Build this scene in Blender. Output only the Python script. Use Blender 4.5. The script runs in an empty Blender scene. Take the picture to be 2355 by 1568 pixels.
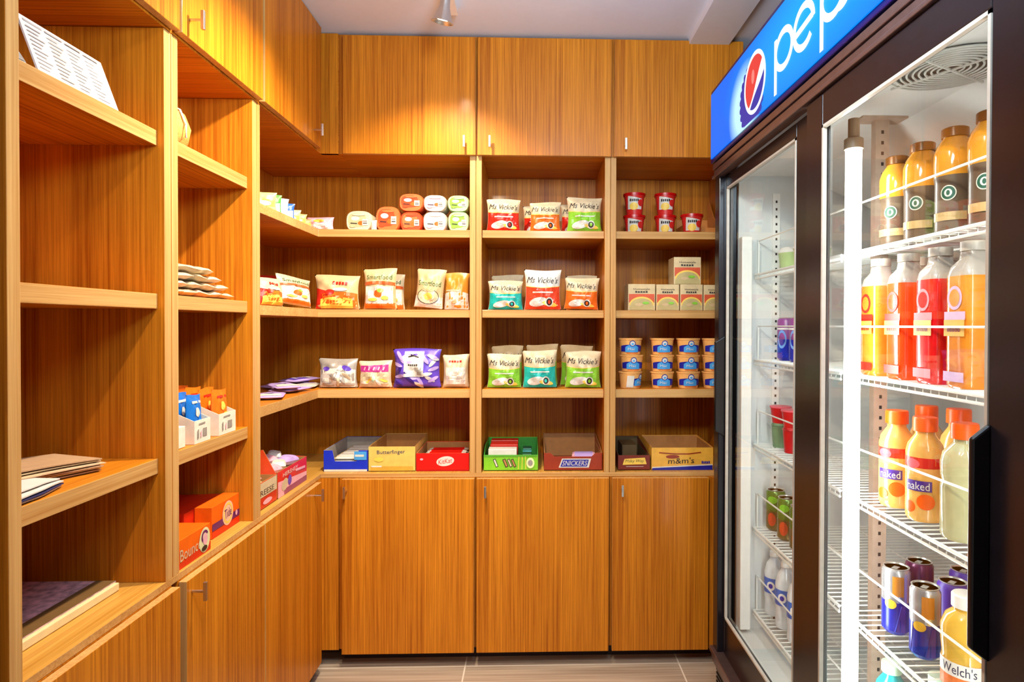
import bpy, bmesh, math, random
from mathutils import Vector, Matrix
random.seed(7)
C = bpy.context.scene.collection
SC = bpy.context.scene
# ------------------------------------------------------------------ camera
F, CX, CY = 1450.0, 1272.0, 763.0
yaw = math.atan((CX-1226)/F); pitch = math.atan((CY-748)/F); roll = math.radians(0.15)
CAM = Vector((0, 0, 1.3))
fwd = Vector((math.sin(yaw)*math.cos(pitch), math.cos(yaw)*math.cos(pitch), -math.sin(pitch)))
r0 = Vector((math.cos(yaw), -math.sin(yaw), 0)); d0 = fwd.cross(r0)
rt = r0*math.cos(roll)-d0*math.sin(roll); dn = r0*math.sin(roll)+d0*math.cos(roll)
cd = bpy.data.cameras.new('camera'); cam = bpy.data.objects.new('camera', cd); C.objects.link(cam)
m = Matrix.Identity(4)
for i in range(3):
    m[i][0] = rt[i]; m[i][1] = -dn[i]; m[i][2] = -fwd[i]; m[i][3] = CAM[i]
cam.matrix_world = m
cd.sensor_fit = 'HORIZONTAL'; cd.sensor_width = 36; cd.lens = F/2355*36
cd.shift_x = -(CX-1177.5)/2355; cd.shift_y = (CY-784)/2355
cd.clip_start = 0.02
SC.camera = cam
def at(u, v, ax, val):            # the point of the room behind a point of the picture, on the plane axis=val
    D = fwd*F+rt*(u-CX)+dn*(v-CY)
    return CAM+D*((val-CAM[ax])/D[ax])
# ------------------------------------------------------------------ world, exposure, lights
w = bpy.data.worlds.new('world'); SC.world = w; w.use_nodes = True
w.node_tree.nodes['Background'].inputs[0].default_value = (1.0, 0.93, 0.88, 1)
w.node_tree.nodes['Background'].inputs[1].default_value = 0.26
SC.view_settings.view_transform = 'Standard'; SC.view_settings.look = 'None'
SC.view_settings.exposure = 0.15; SC.view_settings.gamma = 1.0
WARM = (1.0, 0.84, 0.62)
SPOTS = [((-0.29, 2.02, 2.262), (-0.40, 2.42, 1.1), 43), ((-0.27, 1.56, 2.262), (-0.95, 1.80, 0.85), 96),
         ((-0.27, 1.12, 2.262), (-0.9, 1.3, 0.6), 7), ((-0.27, 0.70, 2.262), (0.35, 1.9, 0.4), 60)]
def lamp(name, kind, loc, energy, col, target=None, **k):
    l = bpy.data.lights.new(name, kind); l.energy = energy; l.color = col
    for a, b in k.items(): setattr(l, a, b)
    o = bpy.data.objects.new(name, l); C.objects.link(o); o.location = loc
    if target is not None:
        o.rotation_euler = (Vector(target)-Vector(loc)).to_track_quat('-Z', 'Y').to_euler()
    return o
for p, t, e in SPOTS:
    dr = (Vector(t)-Vector(p)).normalized()
    lamp('spot_lamp', 'SPOT', Vector(p)+dr*0.012, e, WARM, Vector(p)+dr, spot_size=math.radians(110), spot_blend=0.85, shadow_soft_size=0.022)
lamp('ceiling_fill', 'AREA', (0.15, 0.55, 2.0), 24, (0.70, 0.87, 1.0), (0.15, 1.3, 2.39), shape='DISK', size=0.35)  # added fill light with no fixture, out of view, brightens the ceiling
# ------------------------------------------------------------------ materials
_m = {}
def nt(name):
    M = bpy.data.materials.new(name); M.use_nodes = True
    return M, M.node_tree.nodes, M.node_tree.links, M.node_tree.nodes['Principled BSDF']
def mat(name, col, rough=0.5, metal=0.0, var=0.08, scale=40, coat=0.0, trans=0.0, emit=0.0, bump=0.0):
    if name in _m: return _m[name]
    M, N, L, P = nt(name)
    P.inputs['Roughness'].default_value = rough; P.inputs['Metallic'].default_value = metal
    P.inputs['Coat Weight'].default_value = coat; P.inputs['Transmission Weight'].default_value = trans
    tc = N.new('ShaderNodeTexCoord'); no = N.new('ShaderNodeTexNoise'); no.inputs['Scale'].default_value = scale
    L.new(tc.outputs['Object'], no.inputs['Vector'])
    cr = N.new('ShaderNodeValToRGB'); L.new(no.outputs['Fac'], cr.inputs['Fac'])
    cr.color_ramp.elements[0].position = 0.3; cr.color_ramp.elements[1].position = 0.7
    cr.color_ramp.elements[0].color = [c*(1-var) for c in col]+[1]; cr.color_ramp.elements[1].color = [min(1, c*(1+var)) for c in col]+[1]
    L.new(cr.outputs[0], P.inputs['Base Color'])
    if emit:
        L.new(cr.outputs[0], P.inputs['Emission Color']); P.inputs['Emission Strength'].default_value = emit
    if bump:
        b = N.new('ShaderNodeBump'); b.inputs['Strength'].default_value = bump; b.inputs['Distance'].default_value = 0.002
        L.new(no.outputs['Fac'], b.inputs['Height']); L.new(b.outputs[0], P.inputs['Normal'])
    _m[name] = M; return M
def srgb(r, g, b):
    f = lambda c: (c/255/12.92) if c/255 <= 0.04045 else ((c/255+0.055)/1.055)**2.4
    return (f(r), f(g), f(b))
def S(name, r, g, b, rough=0.45, **k): return mat(name, srgb(r, g, b), rough, **k)
def wood(name, axis, dark, lite, rough=0.42):
    M, N, L, P = nt(name)
    tc = N.new('ShaderNodeTexCoord')
    def noise(across, along, det):
        mp = N.new('ShaderNodeMapping'); sc = [across]*3; sc[axis] = along
        mp.inputs['Scale'].default_value = sc
        L.new(tc.outputs['Object'], mp.inputs['Vector'])
        n = N.new('ShaderNodeTexNoise'); n.inputs['Scale'].default_value = 1; n.inputs['Detail'].default_value = det
        n.inputs['Roughness'].default_value = 0.65
        L.new(mp.outputs[0], n.inputs['Vector']); return n
    n1 = noise(135, 1.1, 4); n2 = noise(14, 0.6, 2); n3 = noise(380, 6, 2)
    a = N.new('ShaderNodeMix'); a.inputs[0].default_value = 0.35
    L.new(n1.outputs['Fac'], a.inputs[2]); L.new(n2.outputs['Fac'], a.inputs[3])
    b = N.new('ShaderNodeMix'); b.inputs[0].default_value = 0.25
    L.new(a.outputs[0], b.inputs[2]); L.new(n3.outputs['Fac'], b.inputs[3])
    cr = N.new('ShaderNodeValToRGB'); L.new(b.outputs[0], cr.inputs['Fac'])
    cr.color_ramp.elements[0].position = 0.38; cr.color_ramp.elements[1].position = 0.61
    cr.color_ramp.elements[0].color = list(dark)+[1]; cr.color_ramp.elements[1].color = list(lite)+[1]
    L.new(cr.outputs[0], P.inputs['Base Color'])
    P.inputs['Roughness'].default_value = rough; P.inputs['Coat Weight'].default_value = 0.12; P.inputs['Coat Roughness'].default_value = 0.12
    P.inputs['Specular IOR Level'].default_value = 0.18
    return M
WD, WL_ = (0.33, 0.078, 0.003), (0.74, 0.262, 0.015)
ED, EL = (0.46, 0.215, 0.055), (0.66, 0.385, 0.14)
wood_z = wood('bamboo_upright', 2, WD, WL_); wood_x = wood('bamboo_across', 0, WD, WL_); wood_y = wood('bamboo_deep', 1, WD, WL_)
edge_z = wood('edge_upright', 2, ED, EL); edge_x = wood('edge_across', 0, ED, EL); edge_y = wood('edge_deep', 1, ED, EL)
top_x = wood('worktop_bamboo', 1, (0.50, 0.22, 0.03), (0.70, 0.38, 0.08), 0.3)
black = S('black_paint', 14, 12, 16, 0.3); blackg = mat('black_gloss', (0.012, 0.011, 0.016), 0.16, 0, 0.1, coat=0.5)
frame_m = mat('dark_anodised', (0.010, 0.008, 0.012), 0.26, 0.0, 0.15); rail_m = mat('bronze_rail', (0.20, 0.125, 0.115), 0.28, 0.7, 0.1)
toe_m = S('toe_kick_brown', 42, 20, 16, 0.6); steel = mat('brushed_steel', (0.62, 0.60, 0.58), 0.28, 1.0, 0.06, 300)
white_m = S('white_liner', 214, 216, 214, 0.4, var=0.02); wire_m = S('white_wire', 232, 232, 226, 0.35, var=0.02)
white_p = S('white_plastic', 240, 238, 232, 0.4, var=0.03)
# ------------------------------------------------------------------ mesh builders
class MB:
    def __init__(s): s.v = []; s.f = []; s.mi = []
    def add(s, vs, fs, m=0):
        o = len(s.v); s.v += [tuple(p) for p in vs]
        for i, f in enumerate(fs):
            s.f.append([o+k for k in f]); s.mi.append(m[i] if isinstance(m, list) else m)
    def box(s, x0, x1, y0, y1, z0, z1, m=0, fm=None):
        vs = [(x, y, z) for x in (x0, x1) for y in (y0, y1) for z in (z0, z1)]
        fs = {'-x': (0, 1, 3, 2), '+x': (4, 6, 7, 5), '-y': (0, 4, 5, 1), '+y': (2, 3, 7, 6), '-z': (0, 2, 6, 4), '+z': (1, 5, 7, 3)}
        s.add(vs, list(fs.values()), [(fm or {}).get(k, m) for k in fs]); return s
    def prism(s, pts, z0, z1, m=0, em=None, axis=2, tm=None):
        n = len(pts)
        def P(p, a): return {2: (p[0], p[1], a), 1: (p[0], a, p[1]), 0: (a, p[0], p[1])}[axis]
        vs = [P(p, z0) for p in pts]+[P(p, z1) for p in pts]
        fs = [list(range(n-1, -1, -1)), list(range(n, 2*n))]+[(i, (i+1) % n, n+(i+1) % n, n+i) for i in range(n)]
        s.add(vs, fs, [m, m if tm is None else tm]+[(em if em is not None else m) if not isinstance(em, dict) else em.get(i, m) for i in range(n)]); return s
    def lathe(s, prof, cx=0, cy=0, seg=24, m=0, sx=1, sy=1, pw=2):
        def rr(a):
            c, q = math.cos(a), math.sin(a)
            if pw != 2:
                k = (abs(c)**pw+abs(q)**pw)**(-1/pw); return c*k, q*k
            return c, q
        vs = []; fs = []; ms = []
        for (r, z) in prof:
            for k in range(seg):
                c, q = rr(2*math.pi*k/seg+0.001); vs.append((cx+r*sx*c, cy+r*sy*q, z))
        for i in range(len(prof)-1):
            for k in range(seg):
                k2 = (k+1) % seg
                fs.append((i*seg+k, i*seg+k2, (i+1)*seg+k2, (i+1)*seg+k)); ms.append(m[i] if isinstance(m, list) else m)
        if prof[0][0] > 1e-6: fs.append(tuple(range(seg-1, -1, -1))); ms.append(ms[0])
        if prof[-1][0] > 1e-6: fs.append(tuple((len(prof)-1)*seg+k for k in range(seg))); ms.append(ms[-2])
        s.add(vs, fs, ms); return s
    def tube(s, pts, r, seg=6, m=0, closed=False):
        pts = [Vector(p) for p in pts]; n = len(pts); vs = []; fs = []
        up = Vector((0.013, 0.027, 1))
        for i, p in enumerate(pts):
            a = pts[(i-1) % n] if (i or closed) else p; b = pts[(i+1) % n] if (i < n-1 or closed) else p
            t = (b-a).normalized(); x = t.cross(up)
            if x.length < 0.05: x = t.cross(Vector((1, 0.02, 0.01)))
            x.normalize(); y = t.cross(x)
            for k in range(seg):
                g = 2*math.pi*k/seg; vs.append(p+x*r*math.cos(g)+y*r*math.sin(g))
        for i in range(n if closed else n-1):
            j = (i+1) % n
            for k in range(seg): fs.append((i*seg+k, i*seg+(k+1) % seg, j*seg+(k+1) % seg, j*seg+k))
        if not closed: fs += [tuple(range(seg-1, -1, -1)), tuple((n-1)*seg+k for k in range(seg))]
        s.add(vs, fs, m); return s
    def build(s, name, mats, parent=None, loc=(0, 0, 0), rz=0, smooth=False, bev=0, flip=True, rot=None):
        me = bpy.data.meshes.new(name); me.from_pydata(s.v, [], s.f)
        if not isinstance(mats, (list, tuple)): mats = [mats]
        for q in mats: me.materials.append(q)
        me.polygons.foreach_set('material_index', s.mi)
        if flip:
            b = bmesh.new(); b.from_mesh(me); bmesh.ops.recalc_face_normals(b, faces=b.faces); b.to_mesh(me); b.free()
        if smooth:
            me.polygons.foreach_set('use_smooth', [True]*len(me.polygons))
            try: me.set_sharp_from_angle(angle=math.radians(38))
            except Exception: pass
        me.update()
        o = bpy.data.objects.new(name, me); C.objects.link(o)
        o.location = loc; o.rotation_euler = rot or (0, 0, rz)
        if parent is not None: o.parent = parent
        if bev:
            q = o.modifiers.new('bevel', 'BEVEL'); q.width = bev; q.segments = 2; q.limit_method = 'ANGLE'; q.angle_limit = math.radians(50)
        return o
def tag(o, label=None, cat=None, group=None, kind=None):
    if label: o['label'] = label
    if cat: o['category'] = cat
    if group: o['group'] = group
    if kind: o['kind'] = kind
    return o
def thing(name, label, cat, loc=(0, 0, 0), rz=0, group=None, rot=None):
    o = bpy.data.objects.new(name, None); C.objects.link(o); o.empty_display_size = 0.05
    o.location = loc; o.rotation_euler = rot or (0, 0, rz)
    return tag(o, label, cat, group)
def dup(root, loc, rz=None, label=None, group=None, rot=None):
    r = root.copy(); C.objects.link(r); r.location = loc
    if rz is not None: r.rotation_euler = (0, 0, rz)
    if rot: r.rotation_euler = rot
    tag(r, label, None, group)
    for ch in list(root.children):
        c = ch.copy(); C.objects.link(c); c.parent = r
        for g in ch.children:
            d = g.copy(); C.objects.link(d); d.parent = c
    return r
# text as 2D outlines
_t = {}
def text2d(s):
    if s not in _t:
        cu = bpy.data.curves.new('t', 'FONT'); cu.body = s; cu.resolution_u = 2
        o = bpy.data.objects.new('t', cu); C.objects.link(o)
        bpy.context.view_layer.update()
        me = bpy.data.meshes.new_from_object(o.evaluated_get(bpy.context.evaluated_depsgraph_get()))
        vs = [(v.co.x, v.co.y) for v in me.vertices]; fs = [tuple(p.vertices) for p in me.polygons]
        bpy.data.objects.remove(o); bpy.data.curves.remove(cu); bpy.data.meshes.remove(me)
        xs = [a for a, b in vs]; ys = [b for a, b in vs]
        x0, x1, y0, y1 = min(xs), max(xs), min(ys), max(ys)
        _t[s] = ([((a-x0)/(x1-x0)-0.5, (b-y0)/(y1-y0)-0.5) for a, b in vs], fs)
    return _t[s]
class Dec:                         # printing: flat shapes in (x, z) laid on a surface
    def __init__(s): s.v = []; s.f = []; s.mi = []; s.mats = []; s.lay = 0
    def _m(s, m):
        if m not in s.mats: s.mats.append(m)
        return s.mats.index(m)
    def raw(s, vs, fs, m):
        s.lay += 1; o = len(s.v); k = s._m(m)
        s.v += [(a, b, s.lay) for a, b in vs]
        for f in fs: s.f.append([o+i for i in f]); s.mi.append(k)
        return s
    def grid(s, x0, x1, z0, z1, m, n=10, k=4, tf=None, bf=None, sh=0):
        vs = []; fs = []
        for j in range(k+1):
            for i in range(n+1):
                x = x0+(x1-x0)*i/n; u = 2*i/n-1
                a = z0+(bf(u) if bf else 0); b = z1+(tf(u) if tf else 0)
                z = a+(b-a)*j/k; vs.append((x+sh*(z-z0), z))
        for j in range(k):
            for i in range(n):
                q = j*(n+1)+i; fs.append((q, q+1, q+n+2, q+n+1))
        return s.raw(vs, fs, m)
    def ell(s, cx, cz, rx, rz, m, n=24, rings=3, inner=0.0, rot=0, pw=2, a0=0, a1=360):
        vs = []; fs = []; full = (a1-a0 == 360); c, q = math.cos(rot), math.sin(rot); nn = n if full else n+1
        for j in range(rings+1):
            t = inner+(1-inner)*j/rings
            for i in range(nn):
                a = math.radians(a0+(a1-a0)*i/n); ca, sa = math.cos(a), math.sin(a)
                kk = (abs(ca)**pw+abs(sa)**pw)**(-1/pw)
                x, z = rx*t*ca*kk, rz*t*sa*kk; vs.append((cx+x*c-z*q, cz+x*q+z*c))
        for j in range(rings):
            for i in range(n):
                i2 = (i+1) % nn
                if j == 0 and inner == 0: fs.append((i, nn+i2, nn+i))
                else: fs.append((j*nn+i, j*nn+i2, (j+1)*nn+i2, (j+1)*nn+i))
        return s.raw(vs, fs, m)
    def poly(s, pts, m): return s.raw(pts, [tuple(range(len(pts)))], m)
    def strip(s, pts, wd, m):
        vs = []; n = len(pts)
        for i, p in enumerate(pts):
            a = pts[max(0, i-1)]; b = pts[min(n-1, i+1)]
            dx, dz = b[0]-a[0], b[1]-a[1]; l = math.hypot(dx, dz) or 1
            ww = wd[i] if isinstance(wd, (list, tuple)) else wd
            vs += [(p[0]-dz/l*ww/2, p[1]+dx/l*ww/2), (p[0]+dz/l*ww/2, p[1]-dx/l*ww/2)]
        return s.raw(vs, [(2*i, 2*i+1, 2*i+3, 2*i+2) for i in range(n-1)], m)
    def text(s, t, cx, cz, w_, h_, m, shear=0, rot=0, bow=0):
        vs, fs = text2d(t); c, q = math.cos(rot), math.sin(rot); out = []
        for a, b in vs:
            x = a*w_+b*h_*shear; z = b*h_+bow*(1-4*a*a)
            out.append((cx+x*c-z*q, cz+x*q+z*c))
        return s.raw(out, fs, m)
    def smudge(s, cx, cz, w_, h_, m, shear=0, rot=0):      # small print too blurred to read
        c, q = math.cos(rot), math.sin(rot); vs = []; fs = []
        for k in range(5):
            a = -w_/2+w_*k/5; b = a+w_*0.15; t = h_*(0.5, 0.36, 0.42, 0.36, 0.46)[k]; o = len(vs)
            vs += [(cx+x*c-z*q, cz+x*q+z*c) for x, z in ((a, -h_*.4), (b, -h_*.4), (b, t), (a, t))]; fs.append((o, o+1, o+2, o+3))
        return s.raw(vs, fs, m)
    def build(s, name, parent, fn, lift=0.00035):
        lift = min(lift, 0.004/max(1, s.lay))
        b = MB(); b.v = [fn(x, z, 0.0006+lift*l) for x, z, l in s.v]; b.f = s.f; b.mi = s.mi
        return b.build(name, s.mats, parent, flip=False)
def flat(y): return lambda x, z, o: (x, y-o, z)
def conic(rb, rtp, h):             # printing around a cup or bottle of radius rb..rtp
    def f(x, z, o):
        r = rb+(rtp-rb)*z/h; a = x/r
        return ((r+o)*math.sin(a), -(r+o)*math.cos(a), z)
    return f
# ================================================================== ROOM SHELL
def struct(name, b, m_, **k): return tag(b.build(name, m_, **k), kind='structure')
def floor_mat():
    M, N, L, P = nt('wood_look_tile')
    tc = N.new('ShaderNodeTexCoord')
    mp = N.new('ShaderNodeMapping'); mp.inputs['Scale'].default_value = (1.6, 70, 1); L.new(tc.outputs['Object'], mp.inputs['Vector'])
    n = N.new('ShaderNodeTexNoise'); n.inputs['Scale'].default_value = 1; n.inputs['Detail'].default_value = 4; L.new(mp.outputs[0], n.inputs['Vector'])
    cr = N.new('ShaderNodeValToRGB'); L.new(n.outputs['Fac'], cr.inputs['Fac'])
    cr.color_ramp.elements[0].position = 0.32; cr.color_ramp.elements[1].position = 0.68
    cr.color_ramp.elements[0].color = (0.30, 0.215, 0.15, 1); cr.color_ramp.elements[1].color = (0.56, 0.44, 0.33, 1)
    br = N.new('ShaderNodeTexBrick'); br.offset = 0.0; br.inputs['Scale'].default_value = 1
    br.inputs['Brick Width'].default_value = 0.82; br.inputs['Row Height'].default_value = 0.41; br.inputs['Mortar Size'].default_value = 0.003
    mp2 = N.new('ShaderNodeMapping'); mp2.inputs['Location'].default_value = (0.256+0.82*4, 0.06+4.1, 0); L.new(tc.outputs['Object'], mp2.inputs['Vector'])
    L.new(mp2.outputs[0], br.inputs['Vector'])
    mx = N.new('ShaderNodeMix'); mx.data_type = 'RGBA'
    L.new(br.outputs['Fac'], mx.inputs['Factor']); L.new(cr.outputs[0], mx.inputs['A']); mx.inputs['B'].default_value = (0.78, 0.68, 0.56, 1)
    L.new(mx.outputs['Result'], P.inputs['Base Color']); P.inputs['Roughness'].default_value = 0.45
    return M
struct('floor', MB().box(-1.4, 1.8, -1.6, 2.95, -0.1, 0), floor_mat())
struct('ceiling', MB().box(-1.4, 1.8, -1.6, 2.95, 2.395, 2.5), S('ceiling_paint', 226, 236, 252, 0.8, var=0.01))
wallp = S('mauve_wall_paint', 158, 138, 142, 0.7, var=0.02)
struct('wall_back', MB().box(-1.2, 1.55, 2.80, 2.95, 0, 2.395), wallp)
struct('wall_left', MB().prism([(-1.3, -1.6), (-0.806, -1.6), (-0.806, 0.972), (-1.145, 0.972), (-1.145, 2.8), (-1.3, 2.8)], 0, 2.395), wallp)
struct('wall_right', MB().box(1.45, 1.6, -1.6, 2.8, 0, 2.395), S('light_wall_paint', 205, 196, 186, 0.7, var=0.02))
struct('trim_1', MB().box(0.59, 0.742, -1.6, 2.40, 2.368, 2.396), S('beam_paint', 224, 230, 242, 0.8, var=0.01))
# ================================================================== CABINETRY
def unit(name, label, cat, base, group=None):
    return thing(name, label, cat, base, 0, group)
class Rel(MB):                     # mesh given in room coordinates, stored relative to its unit's base
    def done(s, name, mats, root, **k):
        l = root.location; s.v = [(a-l[0], b-l[1], c-l[2]) for a, b, c in s.v]
        return s.build(name, mats, root, **k)
def mkdoor(root, side, a0, a1, z0, z1, plane, hpos=None):
    b = Rel()
    if side == 'y': b.box(a0, a1, plane, plane+0.0185, z0, z1, 0, {'+z': 1, '-z': 1, '-x': 1, '+x': 1})
    else: b.box(plane-0.0185, plane, a0, a1, z0, z1, 0, {'+z': 1, '-z': 1, '-y': 1, '+y': 1})
    d = b.done('door', [wood_z, edge_z], root, bev=0.0012)
    if hpos:
        h = Rel(); q, z = hpos; o_, ln = 0.03, 0.043
        if side == 'y':
            h.box(q-0.004, q+0.004, plane-o_-0.004, plane-o_+0.004, z-ln/2, z+ln/2); h.tube([(q, plane, z), (q, plane-o_, z)], 0.0035, 8)
        else:
            h.box(plane+o_-0.004, plane+o_+0.004, q-0.004, q+0.004, z-ln/2, z+ln/2); h.tube([(plane, q, z), (plane+o_, q, z)], 0.0035, 8)
        l = root.location; h.v = [(a-l[0], b_-l[1], c-l[2]) for a, b_, c in h.v]
        h.build('handle', steel, d, bev=0.0008)
    return d
GB, GU, GS = 'bamboo base cabinets', 'bamboo wall cabinets', 'bamboo shelf bays'
# base cabinets: (label, side, body extents, door, handle)
def base_unit(label, side, lo, hi, d0, d1, hp):
    if side == 'y':
        r = unit('base_cabinet', label, 'cabinet', ((lo+hi)/2, 2.6, 0), GB)
        Rel().box(lo, hi, 2.405, 2.788, 0.07, 0.7205, 0, {}).done('body', wood_z, r)
        Rel().box(lo, hi, 2.47, 2.485, 0, 0.07).done('toe_kick', toe_m, r)
        mkdoor(r, 'y', d0, d1, 0.058, 0.719, 2.385, hp)
    else:
        r = unit('base_cabinet', label, 'cabinet', (-0.96, (lo+hi)/2, 0), GB)
        Rel().box(-1.138, -0.80, lo, hi, 0.07, 0.7205).done('body', wood_z, r)
        Rel().box(-0.885, -0.87, lo, hi, 0, 0.07).done('toe_kick', toe_m, r)
        mkdoor(r, 'x', d0, d1, 0.05, 0.719, -0.78, hp)
    return r
base_unit('bamboo base cabinet at the near left end, door without a visible pull', 'x', 0.985, 1.418, 0.99, 1.417, None)
base_unit('bamboo base cabinet under the orange detergent boxes, pull at its near edge', 'x', 1.442, 1.8585, 1.443, 1.857, (1.465, 0.688))
rc = base_unit('bamboo corner base cabinet under the red candy boxes at the left', 'x', 1.8605, 2.785, 1.863, 2.350, (2.272, 0.690))
Rel().box(-0.7995, -0.735, 2.405, 2.42, 0.066, 0.7205).done('filler_panel', wood_z, rc)
base_unit('bamboo base cabinet under the blue and yellow candy boxes, pull at its left', 'y', -0.732, -0.2185, -0.718, -0.222, (-0.700, 0.676))
base_unit('bamboo base cabinet under the green gum box, middle one of the back run', 'y', -0.2165, 0.2945, -0.212, 0.290, (-0.178, 0.676))
rb = base_unit('bamboo base cabinet on the back run right beside the drinks cooler', 'y', 0.2965, 0.80, 0.303, 0.673, (0.338, 0.678))
Rel().box(0.679, 0.80, 2.389, 2.4045, 0.058, 0.7205).done('filler_panel', wood_z, rb)
# worktop
wt = MB().prism([(-1.138, 0.985), (-0.80, 0.985), (-0.80, 2.405), (0.80, 2.405), (0.80, 2.788), (-1.138, 2.788)], 0, 0.016, 0, 1)
o = wt.build('worktop', [top_x, edge_x], bev=0.001); o.location = (0, 0, 0.721)
tag(o, 'bamboo worktop running round the corner on the base cabinets', 'worktop')
ZC = 0.737
# shelf bays
def shelf_l(root, y0, y1, zs):
    for z0, z1 in zs:
        Rel().box(-1.125, -0.815, y0, y1, z0, z1, 0, {'+x': 1}).done('shelf', [wood_y, edge_y], root, bev=0.0012)
def bay_left(label, y0, y1, zs, near_only=False):
    r = unit('shelf_unit', label, 'shelving', (-0.96, (y0+y1)/2, ZC), GS)
    for a, b_ in ((y0, y0+0.0265), (y1-0.0265, y1)):
        Rel().box(-1.138, -0.80, a+0.0004, b_-0.0004, ZC, 1.9415, 0, {'+x': 1}).done('side_panel', [wood_z, edge_z], r, bev=0.0012)
    Rel().box(-1.138, -1.126, y0+0.0265, y1-0.0265, ZC, 1.9415).done('back_panel', wood_z, r)
    shelf_l(r, y0+0.0265, y1-0.0265, zs); return r
ZA = [(1.6865, 1.7195), (1.3335, 1.3665), (0.975, 1.0085)]
bay_left('bamboo shelf bay nearest the left picture edge, holding papers', 0.985, 1.4225, ZA)
bay_left('bamboo shelf bay with the white packets and blue pouches', 1.4235, 1.8535, ZA)
ZB = [(1.6335, 1.6625), (1.3285, 1.3585), (1.0215, 1.0545)]
r = unit('shelf_unit', 'bamboo corner shelf bay with L-shaped shelves at the back left', 'shelving', (-0.7, 2.6, ZC), GS)
Rel().box(-1.138, -0.80, 1.8545, 1.8765, ZC, 1.9415, 0, {'+x': 1}).done('side_panel', [wood_z, edge_z], r, bev=0.0012)
Rel().box(-0.241, -0.2185, 2.405, 2.788, ZC, 1.9415, 0, {'-y': 1}).done('side_panel', [wood_z, edge_z], r, bev=0.0012)
Rel().box(-1.138, -1.126, 1.8765, 2.776, ZC, 1.9415).done('back_panel', wood_z, r)
Rel().box(-1.138, -0.241, 2.776, 2.788, ZC, 1.9415).done('back_panel', wood_z, r)
for z0, z1 in ZB:
    Rel().prism([(-1.125, 1.8765), (-0.815, 1.8765), (-0.815, 2.42), (-0.2415, 2.42), (-0.2415, 2.775), (-1.125, 2.775)], z0, z1, 0, 1).done('shelf', [wood_x, edge_x], r, bev=0.0012)
def bay_back(label, x0, x1, rgt=0.0215):
    r = unit('shelf_unit', label, 'shelving', ((x0+x1)/2, 2.6, ZC), GS)
    for a, b_ in ((x0, x0+0.0215), (x1-rgt, x1)):
        Rel().box(a, b_, 2.405, 2.788, ZC, 1.9415, 0, {'-y': 1}).done('side_panel', [wood_z, edge_z], r, bev=0.0012)
    Rel().box(x0+0.0215, x1-rgt, 2.776, 2.788, ZC, 1.9415).done('back_panel', wood_z, r)
    for z0, z1 in ZB:
        Rel().box(x0+0.022, x1-rgt-0.0005, 2.42, 2.775, z0, z1, 0, {'-y': 1}).done('shelf', [wood_x, edge_x], r, bev=0.0012)
bay_back('narrow bamboo shelf bay in the middle, full of chip bags', -0.2175, 0.294)
bay_back('bamboo shelf bay beside the cooler with cups and meal boxes', 0.295, 0.80)
# wall cabinets
def wall_unit(label, side, lo, hi, d0, d1, hp):
    if side == 'y':
        r = unit('wall_cabinet', label, 'cabinet', ((lo+hi)/2, 2.6, 1.9425), GU)
        Rel().box(lo, hi, 2.405, 2.788, 1.9425, 2.39, 0, {'-z': 1}).done('body', [wood_z, wood_x], r)
        mkdoor(r, 'y', d0, d1, 1.940, 2.380, 2.385, hp)
    else:
        r = unit('wall_cabinet', label, 'cabinet', (-0.96, (lo+hi)/2, 1.9425), GU)
        if hi > 2.5: Rel().prism([(-1.138, lo), (-0.80, lo), (-0.80, 2.405), (-0.7325, 2.405), (-0.7325, 2.788), (-1.138, 2.788)], 1.9425, 2.392).done('body', wood_x, r)
        else: Rel().box(-1.138, -0.80, lo, hi, 1.9425, 2.392, 0, {'-z': 1}).done('body', [wood_z, wood_x], r)
        mkdoor(r, 'x', d0, d1, 1.948, 2.391, -0.78, hp)
    return r
wall_unit('bamboo wall cabinet above the leaning price list, nearest left', 'x', 0.985, 1.427, 0.99, 1.4235, None)
wall_unit('bamboo wall cabinet above the tan sack, pull at its near edge', 'x', 1.428, 1.859, 1.4315, 1.8535, (1.462, 1.990))
rc = wall_unit('bamboo corner wall cabinet on the left wall, its pull in the corner', 'x', 1.860, 2.785, 1.8655, 2.353, (2.272, 1.992))
Rel().box(-0.7995, -0.735, 2.400, 2.42, 1.9425, 2.392).done('filler_panel', wood_z, rc)
wall_unit('bamboo wall cabinet on the back wall over the corner bay, bright spot on it', 'y', -0.732, -0.2150, -0.713, -0.218, (-0.258, 1.982))
wall_unit('bamboo wall cabinet over the middle chip bay on the back wall', 'y', -0.2140, 0.2995, -0.211, 0.2945, (-0.163, 1.983))
wall_unit('bamboo wall cabinet on the back wall beside the blue sign', 'y', 0.3005, 0.80, 0.3055, 0.797, (0.346, 1.980))
# ================================================================== DRINKS COOLER
XF = 0.63
def glass_mat():
    M, N, L, P = nt('door_glass')
    out = N['Material Output']; N.remove(P)
    t = N.new('ShaderNodeBsdfTransparent'); t.inputs[0].default_value = (0.95, 0.985, 0.965, 1)
    g = N.new('ShaderNodeBsdfGlossy'); g.inputs['Roughness'].default_value = 0.015
    lw = N.new('ShaderNodeLayerWeight'); lw.inputs['Blend'].default_value = 0.5
    pw = N.new('ShaderNodeMath'); pw.operation = 'POWER'; L.new(lw.outputs['Facing'], pw.inputs[0]); pw.inputs[1].default_value = 5
    fr = N.new('ShaderNodeMath'); fr.operation = 'MULTIPLY_ADD'; L.new(pw.outputs[0], fr.inputs[0]); fr.inputs[1].default_value = 0.9; fr.inputs[2].default_value = 0.07
    mx = N.new('ShaderNodeMixShader'); L.new(fr.outputs[0], mx.inputs[0]); L.new(t.outputs[0], mx.inputs[1]); L.new(g.outputs[0], mx.inputs[2])
    L.new(mx.outputs[0], out.inputs[0]); return M
GLASS = glass_mat()
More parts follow.
